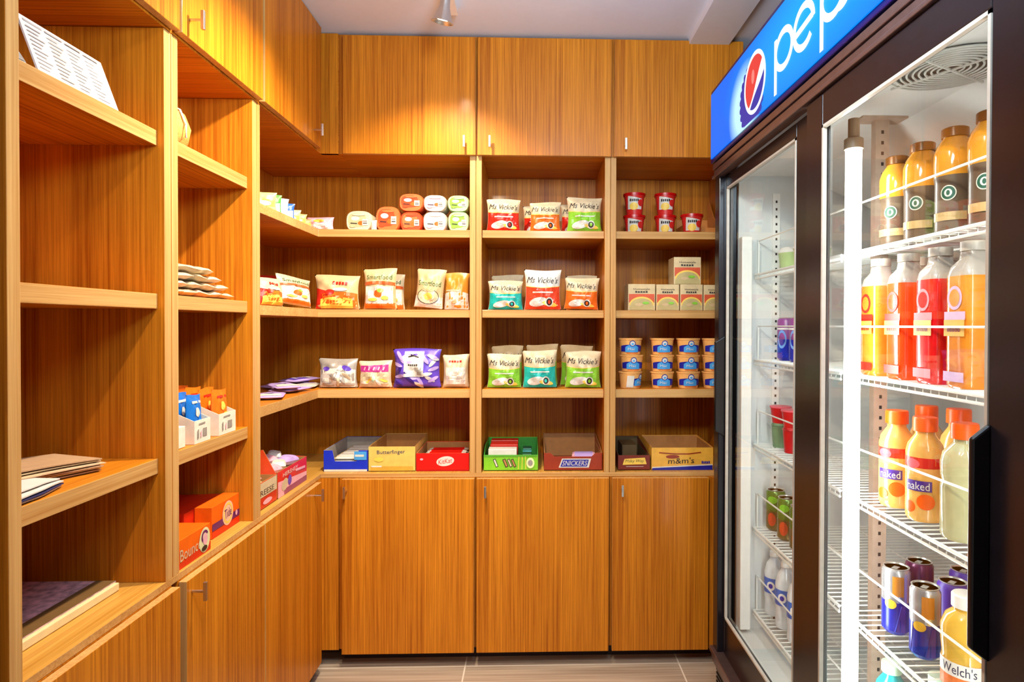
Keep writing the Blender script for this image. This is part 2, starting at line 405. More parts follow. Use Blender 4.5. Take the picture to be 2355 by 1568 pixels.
def emis(name, col, e):
    M, N, L, P = nt(name); P.inputs['Base Color'].default_value = [c*0.05 for c in col]+[1]
    P.inputs['Emission Color'].default_value = list(col)+[1]; P.inputs['Emission Strength'].default_value = e
    P.inputs['Roughness'].default_value = 0.3; return M
def signface():
    M, N, L, P = nt('lit_blue_sign')
    tc = N.new('ShaderNodeTexCoord')
    def dist(cy, cz, sy, sz):
        mp = N.new('ShaderNodeMapping'); mp.inputs['Scale'].default_value = (0, sy, sz); mp.inputs['Location'].default_value = (0, -cy*sy, -cz*sz)
        L.new(tc.outputs['Object'], mp.inputs['Vector'])
        ln = N.new('ShaderNodeVectorMath'); ln.operation = 'LENGTH'; L.new(mp.outputs[0], ln.inputs[0]); return ln.outputs['Value']
    cr = N.new('ShaderNodeValToRGB'); L.new(dist(-0.05, 2.0, 1.3, 4.5), cr.inputs['Fac'])
    e = cr.color_ramp.elements; e[0].position = 0.1; e[0].color = (0.0, 0.42, 1, 1); e[1].position = 0.85; e[1].color = (0.0, 0.15, 1.0, 1)
    c2 = N.new('ShaderNodeValToRGB'); L.new(dist(0.395, 1.945, 6.8, 7.5), c2.inputs['Fac'])   # the printed glow round the bottle cap
    e = c2.color_ramp.elements; e[0].position = 0.55; e[0].color = (1, 1, 1, 1); e[1].position = 1.0; e[1].color = (0, 0, 0, 1)
    mx = N.new('ShaderNodeMix'); mx.data_type = 'RGBA'; L.new(c2.outputs[0], mx.inputs['Factor']); L.new(cr.outputs[0], mx.inputs['A']); mx.inputs['B'].default_value = (0.55, 0.9, 1.0, 1)
    L.new(mx.outputs['Result'], P.inputs['Emission Color']); P.inputs['Emission Strength'].default_value = 1.0
    P.inputs['Base Color'].default_value = (0.0, 0.01, 0.05, 1); P.inputs['Roughness'].default_value = 0.45; P.inputs['Specular IOR Level'].default_value = 0.15
    return M
co = thing('drinks_cooler', 'tall black two-door glass drinks cooler with a lit blue header sign', 'cooler', (1.0, 1.445, 0))
def CR(): return Rel()
Y0, Y1 = 0.70, 2.19
CR().box(XF+0.045, 1.40, Y1-0.05, Y1, 0.10, 2.10).box(XF+0.045, 1.40, Y0, Y0+0.05, 0.10, 2.10).box(1.35, 1.40, Y0+0.05, Y1-0.05, 0.10, 2.10)\
    .box(XF+0.045, 1.35, Y0+0.05, Y1-0.05, 0.10, 0.25).box(XF+0.03, 1.35, Y0+0.05, Y1-0.05, 1.865, 2.10).done('cabinet_body', blackg, co, bev=0.002)
ln_ = CR().box(0.70, 1.30, 2.132, 2.14, 0.25, 1.864).box(0.70, 1.30, 0.75, 0.758, 0.25, 1.864).box(1.30, 1.308, 0.75, 2.14, 0.25, 1.864)\
    .box(0.68, 1.30, 0.75, 2.14, 0.2505, 0.262).box(0.68, 1.30, 0.75, 2.14, 1.845, 1.864).done('inner_liner', white_m, co)
hs = CR().prism([(0.70, 1.845), (0.70, 1.80), (0.90, 1.80), (1.30, 1.62), (1.30, 1.845)], 0.80, 2.09, 0, axis=1).done('evaporator_housing', S('grey_white_housing', 206, 206, 202, 0.45, var=0.02), co)
fg = CR()
for k in range(9):
    rr = 0.022+k*0.0105
    fg.tube([(0.80+rr*math.cos(a*math.pi/16), 1.19+rr*math.sin(a*math.pi/16), 1.793) for a in range(32)], 0.0022, 6, closed=True)
for k in range(4):
    a = k*math.pi/2+0.5
    fg.tube([(0.80, 1.19, 1.792), (0.80+0.118*math.cos(a), 1.19+0.118*math.sin(a), 1.792)], 0.003, 6)
fg.done('fan_guard', S('guard_grey', 190, 192, 186, 0.4), co)
CR().lathe([(0.001, 1.797), (0.10, 1.797), (0.10, 1.7995), (0.001, 1.7995)], 0.80, 1.19, 32).done('fan_opening', S('fan_dark', 70, 72, 68, 0.6), co)
# frame round the doors
for a_ in (2.14, 0.70): CR().box(XF+0.005, 0.70, a_, a_+0.05, 0.16, 1.865).done('door_jamb', frame_m, co, bev=0.003)
CR().box(XF-0.004, 0.70, Y0, Y1, 1.842, 1.862).box(XF, 0.70, Y0, Y1, 1.822, 1.84).box(XF-0.008, 0.652, Y0, Y1, 1.810, 1.820).done('header_rail', rail_m, co, bev=0.002)
CR().box(XF-0.008, 0.70, Y0, Y1, 0.160, 0.177).box(XF, 0.70, Y0, Y1, 0.128, 0.156).done('sill_rail', rail_m, co, bev=0.002)
kg = CR().box(XF+0.02, 0.68, Y0, Y1, 0.012, 0.126)
for k in range(7): kg.box(XF+0.008, XF+0.02, Y0+0.03, Y1-0.03, 0.02+k*0.0145, 0.028+k*0.0145)
kg.done('kick_grille', black, co, bev=0.001)
CR().box(0.75, 1.36, Y0+0.02, Y1-0.02, 0.0, 0.10).done('compressor_base', black, co)
def sdoor(x, y0, y1, z0, z1, gy0, gy1, gz0, gz1, hy, hz0, hz1, hl):
    fr = CR(); t = 0.02
    fr.box(x, x+t, y0, gy0, z0, z1).box(x, x+t, gy1, y1, z0, z1).box(x, x+t, gy0, gy1, gz1, z1).box(x, x+t, gy0, gy1, z0, gz0)
    d = fr.done('door', frame_m, co, bev=0.003)
    def sub(b, n, m_, **k):
        l = co.location; b.v = [(p-l[0], q-l[1], s_-l[2]) for p, q, s_ in b.v]; return b.build(n, m_, d, **k)
    g = 0.006
    sub(MB().box(x-0.001, x+0.008, gy0, gy0+g, gz0, gz1).box(x-0.001, x+0.008, gy1-g, gy1, gz0, gz1).box(x-0.001, x+0.008, gy0, gy1, gz0, gz0+g).box(x-0.001, x+0.008, gy0, gy1, gz1-g, gz1), 'glass_trim', S('grey_gasket', 196, 190, 178, 0.35))
    p = MB(); p.add([(x+0.010, gy0, gz0), (x+0.010, gy1, gz0), (x+0.010, gy1, gz1), (x+0.010, gy0, gz1)], [(0, 1, 2, 3)])
    sub(p, 'glass_pane', GLASS)
    h = MB(); a, b_ = hy
    h.prism([(x, hz0), (x-hl, hz0+0.02), (x-hl, hz1-0.02), (x, hz1)], a, b_, axis=1)
    sub(h, 'handle', black, bev=0.003)
    return d
sdoor(XF, 0.752, 1.442, 0.178, 1.808, 0.853, 1.362, 0.30, 1.738, (0.846, 0.856), 0.835, 1.165, 0.026)
sdoor(XF+0.026, 1.45, 2.172, 0.178, 1.808, 1.560, 2.125, 0.30, 1.770, (2.132, 2.150), 0.92, 1.265, 0.034)
# header sign
CR().box(XF-0.008, XF+0.03, Y0, 2.20, 1.866, 2.118).done('sign_housing', mat('deep_blue_trim', (0.0, 0.0, 0.10), 0.25), co, bev=0.003)
sg = CR().box(XF-0.012, XF-0.0085, Y0+0.01, 2.186, 1.880, 2.102).done('sign_face', signface(), co)
E_w = emis('sign_white', (0.85, 0.97, 1.0), 1.15); E_r = emis('sign_red', (0.75, 0.045, 0.05), 0.95); E_b = emis('sign_deep_blue', (0.0, 0.03, 0.45), 0.8)
E_c = emis('sign_cyan', (0.25, 0.75, 1.0), 1.0); E_l = emis('sign_light_red', (0.9, 0.25, 0.22), 0.9)
d = Dec()   # coordinates: x runs along the sign (grows towards the viewer), z up
gx, gz, R = 1.752, 1.981, 0.086
def sx(y): return -y
# crimped edge of the cap
pts = []
for k in range(72):
    a = 2*math.pi*k/72; rr = R*(1.08+(0.10 if k % 3 else 0))
    pts.append((-(gx+0.026)+rr*math.cos(a), gz-0.030+rr*math.sin(a)))
d.poly([(x_, max(z_, 1.8825)) for x_, z_ in pts], E_b)
d.ell(-gx, gz, R, R, E_w, n=40)
rr = R*0.86
def arc(a0, a1, n=16, r_=rr): return [(-gx+r_*math.cos(math.radians(a0+(a1-a0)*k/n)), gz+r_*math.sin(math.radians(a0+(a1-a0)*k/n))) for k in range(n+1)]
def bez(p0, p1, p2, p3, n=16):
    return [tuple((1-t)**3*a+3*(1-t)**2*t*b+3*(1-t)*t*t*c+t**3*e for a, b, c, e in zip(p0, p1, p2, p3)) for t in [k/n for k in range(n+1)]]
P1 = arc(38, 232, 30); s0, s1 = P1[-1], P1[0]
d.poly(P1+bez(s0, (-gx-rr*0.1, gz-rr*0.55), (-gx+rr*0.15, gz+rr*0.05), s1)[1:-1], E_r)
P2 = arc(-118, 8, 24); s0, s1 = P2[-1], P2[0]
d.poly(P2+bez(s0, (-gx+rr*0.6, gz-rr*0.25), (-gx+rr*0.1, gz-rr*0.35), s1)[1:-1], E_b)
d.ell(-gx-0.012, gz+0.02, 0.012, 0.02, E_l)
def stroke(pts, wd): d.strip(pts, wd, E_w)
def ringl(cx, cz, rx, rz, a0, a1, wd, n=28):
    stroke([(cx+rx*math.cos(math.radians(a0+(a1-a0)*k/n)), cz+rz*math.sin(math.radians(a0+(a1-a0)*k/n))) for k in range(n+1)], wd)
W = 0.0175
def let_p(x0):
    stroke([(x0, 1.888), (x0, 2.028)], W); ringl(x0+0.052, 1.985, 0.0515, 0.044, 0, 360, W)
let_p(-1.597)
ringl(-1.43, 1.985, 0.051, 0.046, 0, 318, W); stroke([(-1.48, 1.979), (-1.380, 1.991)], W*0.9)
let_p(-1.338)
x0 = -1.115
stroke([(x0-0.10, 2.02)]+[(x0-0.135+0.03*math.cos(math.radians(a))+0.0, 2.006+0.021*math.sin(math.radians(a))) for a in range(60, 271, 15)]+[(x0-0.135+0.03*math.cos(math.radians(a)), 1.964+0.021*math.sin(math.radians(a))) for a in range(90, -121, -15)], W)
stroke([(x0-0.045, 1.943), (x0-0.045, 2.028)], W); d.ell(x0-0.045, 2.05, 0.01, 0.01, E_w)
l = co.location
d.build('sign_lettering', co, lambda x, z, o: (XF-0.012-o*0.6-l[0], -x-l[1], z-l[2]))
# lamps, posts, shelves
LT = emis('lamp_tube_glow', (0.97, 1.0, 0.98), 24.0)
CR().lathe([(0.001, 0.27), (0.017, 0.272), (0.017, 1.69), (0.001, 1.692)], 0.712, 1.385, 16).done('lamp_tube', LT, co, smooth=True)
CR().lathe([(0.001, 1.692), (0.020, 1.693), (0.020, 1.715), (0.012, 1.72), (0.012, 1.76), (0.001, 1.762)], 0.712, 1.385, 16).done('lamp_socket', S('socket_tan', 150, 128, 104, 0.4), co, smooth=True)
CR().box(0.70, 0.735, 2.095, 2.131, 0.274, 1.60).done('lamp_cover', white_p, co, bev=0.003)
CR().lathe([(0.001, 0.27), (0.012, 0.272), (0.012, 1.69), (0.001, 1.692)], 0.712, 0.785, 12).done('lamp_tube', LT, co, smooth=True)
post_m = S('post_metal', 176, 152, 134, 0.35, metal=0.3); hole_m = S('slot_dark', 30, 28, 28, 0.6)
def post(x0, x1, y0, y1, z0, z1, fx, m_=post_m):
    b = CR().box(x0, x1, y0, y1, z0, z1)
    n = int((z1-z0)/0.0254)-1
    yc = (y0+y1)/2; xc = (x0+x1)/2
    for k in range(n):
        z = z0+0.03+k*0.0254
        if fx == 'y': b.box(xc-0.003, xc+0.003, y0-0.0008, y0, z-0.004, z+0.004, 1)
        else: b.box(x0-0.0008, x0, yc-0.003, yc+0.003, z-0.004, z+0.004, 1)
    return b.done('support_post', [m_, hole_m], co)
post(0.820, 0.853, 1.491, 1.511, 0.262, 1.80, 'y'); post(1.20, 1.235, 1.491, 1.511, 0.262, 1.66, 'y')
post(0.815, 0.84, 2.126, 2.132, 0.27, 1.75, 'y', white_p); post(1.18, 1.205, 2.126, 2.132, 0.27, 1.60, 'y', white_p)
CR().box(0.78, 0.89, 1.475, 1.525, 1.7945, 1.7995).done('post_plate', post_m, co)
ZS = [0.336, 0.617, 0.900, 1.187, 1.475]
def wshelf(y0, y1, z):
    b = CR(); xs0, xs1 = 0.752, 1.285
    b.tube([(xs0, y0, z-0.003), (xs0, y1, z-0.003)], 0.004, 8); b.tube([(xs0, y0, z-0.017), (xs0, y1, z-0.017)], 0.003, 8)
    b.tube([(xs1, y0, z-0.004), (xs1, y1, z-0.004)], 0.004, 6)
    n = int((y1-y0)/0.024)
    for k in range(n+1):
        y = y0+(y1-y0)*k/n; b.tube([(xs0, y, z-0.017), (xs0, y, z-0.0018), (xs1, y, z-0.0018)], 0.0017, 5)
    for x in (0.93, 1.1): b.tube([(x, y0, z-0.0055), (x, y1, z-0.0055)], 0.0025, 6)
    s_ = b.done('wire_shelf', wire_m, co)
    g = MB(); zz = z+0.112
    g.tube([(xs0+0.012, y0, z-0.002), (xs0+0.012, y0, zz), (xs0+0.012, y1, zz), (xs0+0.012, y1, z-0.002)], 0.0026, 6)
    l = co.location; g.v = [(p-l[0], q-l[1], s2-l[2]) for p, q, s2 in g.v]
    g.build('guard_rail', wire_m, s_)
for z in ZS:
    wshelf(0.775, 1.487, z); wshelf(1.516, 2.115, z)
# ---- bottles and cans in the cooler
def cyl_label(x0, x1): pass
def bottle(name, label, cat, prof, mats, mi, loc, group, sq=2, dec=None, cap=None, capm=None, rb=0.03, h=0.2):
    r = thing(name, label, cat, loc, 0, group)
    MB().lathe(prof, 0, 0, 24, mi, pw=sq).build('body', mats, r, smooth=True)
    if cap: MB().lathe(cap, 0, 0, 20).build('cap', capm, r, smooth=True)
    if dec: dec.build('printed_label', r, conic(rb, rb, h))
    return r
FACE = math.radians(-52)           # things in the cooler face the doors and a little to the camera
# iced coffee
amber = mat('amber_coffee', (0.75, 0.30, 0.03), 0.12, coat=0.6); tanp = S('tan_coffee_label', 196, 160, 104, 0.4); brn = S('brown_coffee', 104, 84, 66, 0.3)
creamp = S('cream_paper', 236, 226, 204, 0.5); green_d = S('dark_green', 20, 84, 62, 0.5); capbr = S('brown_cap', 120, 74, 30, 0.3, metal=0.3)
prof = [(0.001, 0), (0.031, 0.0), (0.034, 0.006), (0.034, 0.10), (0.036, 0.112), (0.036, 0.155), (0.031, 0.172), (0.021, 0.186), (0.021, 0.192)]
de = Dec(); de.ell(0, 0.078, 0.0135, 0.0145, creamp); de.ell(0, 0.078, 0.0115, 0.0125, green_d); de.ell(0, 0.078, 0.0065, 0.0075, creamp); de.ell(0, 0.078, 0.003, 0.005, green_d)
de.grid(-0.03, 0.03, 0.026, 0.042, tanp)
cof = bottle('coffee_bottle', 'x', 'bottle', prof, [amber, brn], [1, 1, 1, 1, 0, 0, 0, 0, 0], (0.812, 1.295, 1.475), 'iced coffee bottles on the top cooler shelf', dec=de,
             cap=[(0.022, 0.187), (0.0235, 0.188), (0.0235, 0.204), (0.021, 0.206), (0.001, 0.206)], capm=capbr, rb=0.0342, h=0.2)
cof.rotation_euler = (0, 0, FACE); cof['label'] = 'amber iced coffee bottle second from the centre post on the top cooler shelf'
for y, x, t in ((1.401, 0.82, 'iced coffee bottle next to the centre post on the top cooler shelf'), (1.193, 0.812, 'amber iced coffee bottle with clear tan body, third along the top cooler shelf'),
                (1.097, 0.812, 'amber iced coffee bottle cut by the near door frame on the top cooler shelf')):
    dup(cof, (x, y, 1.475), FACE, t)
redc = S('red_cup', 226, 44, 24, 0.3); salm = S('salmon_lid', 240, 120, 96, 0.3)
cup = MB().lathe([(0.001, 0), (0.024, 0), (0.033, 0.05), (0.001, 0.05)], 0, 0, 24, [0, 0, 0]).build('snack_cup', [redc], None, smooth=True)
def cup_part(o):
    MB().lathe([(0.001, 0.0504), (0.035, 0.0504), (0.035, 0.054), (0.001, 0.055)], 0, 0, 24).build('lid', salm, o)
cup_part(cup); cup.location = (0.895, 1.36, 1.475)
tag(cup, 'red dip cup with salmon lid behind the iced coffee, nearer the post', 'cup', 'red dip cups behind the iced coffee')
dup(cup, (0.895, 1.275, 1.475), 0, 'red dip cup with salmon lid behind the second amber coffee bottle')
grc = MB().lathe([(0.001, 0), (0.024, 0), (0.033, 0.05), (0.001, 0.05)], 0, 0, 24).build('snack_cup', [S('green_cup', 120, 190, 60, 0.35)], None, smooth=True)
cup_part(grc); grc.location = (0.90, 1.452, 1.475); tag(grc, 'green dip cup behind the iced coffee by the centre post', 'cup', 'red dip cups behind the iced coffee')
# tall juices
def juice(lab, y, liquid, second, x=0.804):
    r = thing('juice_bottle', lab, 'bottle', (x, y, 1.187), math.radians(-90), 'tall square juice bottles')
    MB().lathe([(0.001, 0), (0.030, 0), (0.034, 0.006), (0.034, 0.205), (0.030, 0.222), (0.019, 0.236), (0.017, 0.25)], 0, 0, 32, [0, 0, 0, 1, 1, 1, 1], pw=5).build('body', [liquid, mat('clear_shoulder', (0.50, 0.43, 0.37), 0.08, coat=0.5)], r, smooth=True)
    MB().lathe([(0.018, 0.2505), (0.0215, 0.2508), (0.0215, 0.268), (0.001, 0.269)], 0, 0, 20).build('cap', S('frosted_cap', 196, 184, 170, 0.3), r, smooth=True)
    q = Dec(); q.grid(-0.0285, 0.0285, 0.125, 0.14, second); q.ell(0, 0.165, 0.020, 0.022, second); q.ell(0, 0.165, 0.014, 0.016, liquid); q.grid(-0.028, 0.028, 0.095, 0.125, S('label_gold', 236, 180, 70, 0.4))
    q.smudge(0, 0.108, 0.036, 0.012, S('label_dark_red', 140, 20, 20, 0.4)); q.grid(-0.028, 0.028, 0.012, 0.03, second)
    q.build('printed_label', r, flat(-0.034)); return r
orl = mat('orange_juice', (0.95, 0.19, 0.015), 0.15, coat=0.5); rdl = mat('red_juice', (0.75, 0.008, 0.012), 0.15, coat=0.5); orr = mat('orange_red_juice', (0.95, 0.085, 0.01), 0.15, coat=0.5)
orb = mat('amber_juice', (0.8, 0.25, 0.02), 0.15, coat=0.5)
pnk = S('label_pink', 232, 96, 110, 0.4); ltr = S('label_red', 214, 30, 20, 0.4); lil = S('label_lilac', 206, 170, 206, 0.4)
juice('orange juice bottle next to the cooler centre post, second shelf', 1.436, orl, ltr)
juice('orange-red juice bottle with a red round label, second shelf of the cooler', 1.328, orr, ltr)
juice('deep red juice bottle with a pink round label, second shelf of the cooler', 1.222, rdl, pnk)
juice('amber juice bottle with lilac label, cut by the near cooler door frame', 1.128, orb, lil)
for k, (y, lq, t) in enumerate(((1.42, orr, 'orange-red juice bottle in the row behind, left'), (1.31, rdl, 'red juice bottle in the row behind, middle'), (1.20, orl, 'orange juice bottle in the row behind, right'))):
    juice(t, y, lq, ltr, 0.885)
# smoothies with orange caps
smo = mat('orange_smoothie', (0.80, 0.42, 0.10), 0.2, coat=0.5); cpo = S('orange_cap', 250, 96, 14, 0.35); clr = mat('pale_green_drink', (0.50, 0.48, 0.26), 0.1, coat=0.6)
pur = S('purple_print', 70, 40, 150, 0.4)
def smoothie(lab, x, y, liq, h=0.212, rb=0.036, pr=True, z=0.900):
    r = thing('smoothie_bottle', lab, 'bottle', (x, y, z), FACE, 'orange-capped smoothie bottles')
    MB().lathe([(0.001, 0), (rb-0.004, 0), (rb, 0.008), (rb, h*0.45), (rb-0.003, h*0.5), (rb, h*0.55), (rb, h*0.66), (rb-0.004, h*0.74), (0.019, h*0.83), (0.019, h*0.86)], 0, 0, 28).build('body', liq, r, smooth=True)
    MB().lathe([(0.0195, h*0.862), (0.0235, h*0.865), (0.0235, h*0.985), (0.022, h), (0.001, h)], 0, 0, 28).build('cap', cpo, r, smooth=True)
    if pr:
        q = Dec(); q.grid(-rb*1.2, rb*1.2, 0.012, h*0.62, S('orange_label', 238, 168, 92, 0.4)); q.grid(-rb*1.2, rb*1.2, h*0.52, h*0.62, ltr)
        q.ell(-0.012, h*0.56, 0.015, 0.010, pnk); q.ell(0.014, h*0.2, 0.016, 0.016, cpo); q.ell(-0.016, h*0.14, 0.012, 0.012, cpo)
        q.grid(-0.024, 0.024, h*0.30, h*0.40, pur); q.text('naked', 0, h*0.35, 0.04, 0.016, white_p)
        q.build('printed_label', r, conic(rb*0.97, rb*0.97, h))
    return r
smoothie('orange smoothie bottle with purple label nearest the centre post', 0.815, 1.385, smo)
smoothie('orange smoothie bottle with purple label, second from the post', 0.815, 1.283, smo)
smoothie('pale green bottled drink with orange cap by the near cooler handle', 0.815, 1.163, clr, 0.218, 0.040, False)
smoothie('orange-capped smoothie in the second row, left', 0.905, 1.42, smo, 0.218); smoothie('orange-capped smoothie in the second row, middle', 0.905, 1.31, smo, 0.225)
smoothie('orange-capped smoothie in the second row by the door frame', 0.905, 1.19, smo, 0.228)
# energy drink cans
sil = mat('silver_can', (0.50, 0.50, 0.52), 0.22, 0.7, 0.04); canb = S('blue_can', 24, 40, 150, 0.25, metal=0.3); lid_m = mat('can_lid', (0.75, 0.73, 0.68), 0.3, 0.8, 0.04)
def can(lab, x, y, z, body, up, h=0.146, rb=0.029, grp='slim energy drink cans', decf=None):
    r = thing('drink_can', lab, 'can', (x, y, z), FACE, grp)
    MB().lathe([(0.001, 0.003), (rb*0.75, 0.0), (rb, 0.009), (rb, h*0.5), (rb, h-0.010), (rb-0.004, h-0.003)], 0, 0, 28, [0, 0, 0, 1, 1]).build('body', [body, up], r, smooth=True)
    MB().lathe([(rb-0.0045, h-0.003), (rb-0.002, h), (rb-0.005, h), (rb-0.006, h-0.004), (0.001, h-0.004)], 0, 0, 28).build('lid', lid_m, r, smooth=True)
    MB().box(-0.006, 0.006, -0.013, 0.006, h-0.0038, h-0.0026).build('pull_tab', lid_m, r)
    if decf: decf(rb, h).build('printed_label', r, conic(rb, rb, h))
    return r
def dcan(rb, h):
    q = Dec(); q.poly([(-0.02, h*0.06), (0.01, h*0.06), (0.022, h*0.46), (-0.014, h*0.46)], canb); q.poly([(0.012, h*0.06), (0.03, h*0.06), (0.03, h*0.46), (0.022, h*0.46)], pur)
    q.ell(0, h*0.47, 0.012, 0.010, S('can_gold', 220, 170, 50, 0.3)); q.grid(0.004, 0.026, h*0.6, h*0.9, S('can_ochre', 190, 120, 40, 0.3)); return q
can('silver and blue energy drink can nearest the centre post, front row', 0.815, 1.383, 0.617, canb, sil, decf=dcan)
can('silver and blue energy drink can in the front row beside the yellow juice', 0.815, 1.278, 0.617, canb, sil, decf=dcan)
cmar = S('maroon_can', 90, 30, 70, 0.25, metal=0.3)
can('maroon drink can in the second row by the centre post', 0.888, 1.415, 0.617, cmar, cmar); can('violet drink can in the third row of cans', 0.955, 1.36, 0.617, pur, pur)
can('violet drink can in the second row behind the front blue can', 0.888, 1.30, 0.617, pur, pur); can('tan drink can at the door frame in the second row', 0.895, 1.19, 0.617, tanp, tanp)
yj = mat('yellow_juice', (0.78, 0.46, 0.06), 0.12, coat=0.6)
r = thing('juice_bottle', 'yellow juice bottle with white cap in front of the cans', 'bottle', (0.822, 1.165, 0.617), FACE)
MB().lathe([(0.001, 0), (0.036, 0), (0.041, 0.008), (0.041, 0.055), (0.039, 0.06), (0.042, 0.085), (0.042, 0.115), (0.034, 0.135), (0.021, 0.146), (0.021, 0.15)], 0, 0, 28).build('body', yj, r, smooth=True)
MB().lathe([(0.0215, 0.151), (0.0245, 0.152), (0.0245, 0.174), (0.022, 0.177), (0.001, 0.177)], 0, 0, 28).build('cap', white_p, r, smooth=True)
q = Dec(); q.grid(-0.045, 0.045, 0.006, 0.056, S('orange_label2', 236, 120, 50, 0.4)); q.grid(-0.045, 0.045, 0.03, 0.056, white_p); q.text("Welch's", 0, 0.044, 0.06, 0.018, S('navy_ink', 24, 22, 70, 0.4)); q.build('printed_label', r, conic(0.0405, 0.0405, 0.06))
for k, (x, y, t) in enumerate(((1.03, 1.50-0.1, 'orange soda bottle at the back of the can shelf, by the post'), (1.03, 1.30, 'orange soda bottle at the back of the can shelf, middle'), (1.03, 1.2, 'orange soda bottle at the back of the can shelf, near end'))):
    r = thing('soda_bottle', t, 'bottle', (x, y, 0.617), FACE, 'orange soda bottles behind the cans')
    MB().lathe([(0.001, 0), (0.032, 0), (0.036, 0.01), (0.036, 0.15), (0.028, 0.185), (0.014, 0.21), (0.014, 0.215)], 0, 0, 24).build('body', orl, r, smooth=True)
    MB().lathe([(0.0145, 0.216), (0.0165, 0.217), (0.0165, 0.232), (0.001, 0.233)], 0, 0, 20).build('cap', cpo, r, smooth=True)
    q = Dec(); q.grid(-0.04, 0.04, 0.12, 0.158, creamp); q.text('Sunkist', 0, 0.139, 0.06, 0.026, S('navy_ink', 24, 22, 70, 0.4), rot=0.12); q.build('printed_label', r, conic(0.0365, 0.0365, 0.2))
# bottom shelf, near bay
tealm = mat('teal_drink', (0.02, 0.42, 0.45), 0.12, coat=0.6); capm_ = S('mint_cap', 214, 232, 206, 0.4)
for k, (x, y, t, mm) in enumerate(((0.825, 1.415, 'teal sports drink with mint cap at the cooler bottom, by the lamp', tealm), (0.825, 1.31, 'blue-green sports drink on the bottom cooler shelf, second along', tealm),
                                    (0.90, 1.36, 'pale green sports drink in the second row at the cooler bottom', clr), (0.825, 1.205, 'teal sports drink on the bottom cooler shelf by the door frame', tealm))):
    r = thing('sports_drink', t, 'bottle', (x, y, 0.336), FACE, 'sports drinks at the cooler bottom')
    MB().lathe([(0.001, 0), (0.030, 0), (0.035, 0.008), (0.032, 0.06), (0.035, 0.11), (0.032, 0.145), (0.018, 0.165), (0.018, 0.17)], 0, 0, 24).build('body', mm, r, smooth=True)
    MB().lathe([(0.0185, 0.171), (0.0215, 0.172), (0.0215, 0.192), (0.001, 0.194)], 0, 0, 24).build('cap', capm_, r, smooth=True)
# far bay
grn = S('green_can', 92, 130, 50, 0.25, metal=0.3); brg = S('olive_can', 110, 96, 52, 0.3, metal=0.3)
def gdec(rb, h):
    q = Dec(); q.ell(0.004, h*0.3, 0.014, 0.022, S('can_red_print', 200, 70, 40, 0.3)); q.ell(0.006, h*0.78, 0.016, 0.012, S('leaf_green', 120, 190, 50, 0.3)); return q
can('green and brown tea can deepest in the corner of the cooler', 0.815, 2.085, 0.617, brg, grn, 0.135, 0.031, 'green tea cans in the far cooler bay', gdec)
can('green and brown tea can second in the far cooler bay', 0.815, 1.988, 0.617, brg, grn, 0.135, 0.031, 'green tea cans in the far cooler bay', gdec)
can('green and brown tea can third in the far cooler bay', 0.815, 1.89, 0.617, brg, grn, 0.135, 0.031, 'green tea cans in the far cooler bay', gdec)
bdk = S('bright_blue_can', 18, 50, 190, 0.25, metal=0.2); ppl = S('mauve_top', 150, 80, 150, 0.3)
def bdec(rb, h):
    q = Dec(); q.ell(0, h*0.5, 0.015, 0.03, S('pale_blue', 120, 170, 235, 0.3), inner=0.7); q.grid(-0.03, 0.03, h*0.72, h*0.76, white_p); return q
for y, t in ((2.04, 'blue drink can with mauve top at the far end'), (1.945, 'blue drink can with mauve top, second from the far end'), (1.88, 'blue drink can with mauve top, third from the far end')):
    can(t, 0.83, y, 1.187, bdk, ppl, 0.14, 0.029, 'blue cans in the far cooler bay', bdec)
redt = S('red_tub', 200, 24, 30, 0.3); grt = S('green_tub', 120, 150, 110, 0.35)
for y, t, a, b_ in ((2.06, 'red and green tub stack at the far end of the cooler', redt, grt), (1.965, 'red tub stack second from the far end of the cooler', redt, redt), (1.85, 'red tub stack third from the far end of the cooler', redt, redt)):
    r = thing('yogurt_tub', t, 'tub', (0.82, y, 0.90), FACE, 'tall tubs in the far cooler bay')
    MB().lathe([(0.001, 0), (0.024, 0), (0.029, 0.07), (0.031, 0.072), (0.026, 0.08), (0.033, 0.13), (0.001, 0.13)], 0, 0, 24, [0, 0, 0, 0, 1, 1]).build('body', [b_, a], r, smooth=True)
    MB().lathe([(0.001, 0.1304), (0.035, 0.1304), (0.035, 0.135), (0.001, 0.136)], 0, 0, 24).build('lid', pnk, r)
wat = mat('water_bottle_plastic', (0.70, 0.76, 0.80), 0.08, coat=0.5); wbl = S('water_label_blue', 20, 104, 200, 0.35)
for y, t in ((2.085, 'water bottle with blue label deepest at the cooler bottom'), (1.99, 'water bottle with blue label, second in the far cooler bay'), (1.895, 'water bottle with blue label, third in the far cooler bay')):
    r = thing('water_bottle', t, 'bottle', (0.812, y, 0.336), FACE, 'water bottles in the far cooler bay')
    MB().lathe([(0.001, 0), (0.029, 0), (0.032, 0.01), (0.030, 0.05), (0.032, 0.06), (0.032, 0.14), (0.024, 0.17), (0.013, 0.185), (0.013, 0.19)], 0, 0, 24).build('body', wat, r, smooth=True)
    MB().lathe([(0.0135, 0.191), (0.0155, 0.192), (0.0155, 0.206), (0.001, 0.207)], 0, 0, 20).build('cap', white_p, r, smooth=True)
    q = Dec(); q.grid(-0.045, 0.045, 0.075, 0.125, wbl); q.ell(0.006, 0.10, 0.013, 0.015, white_p); q.ell(0.006, 0.10, 0.007, 0.008, bdk); q.build('printed_label', r, conic(0.0322, 0.0322, 0.2))
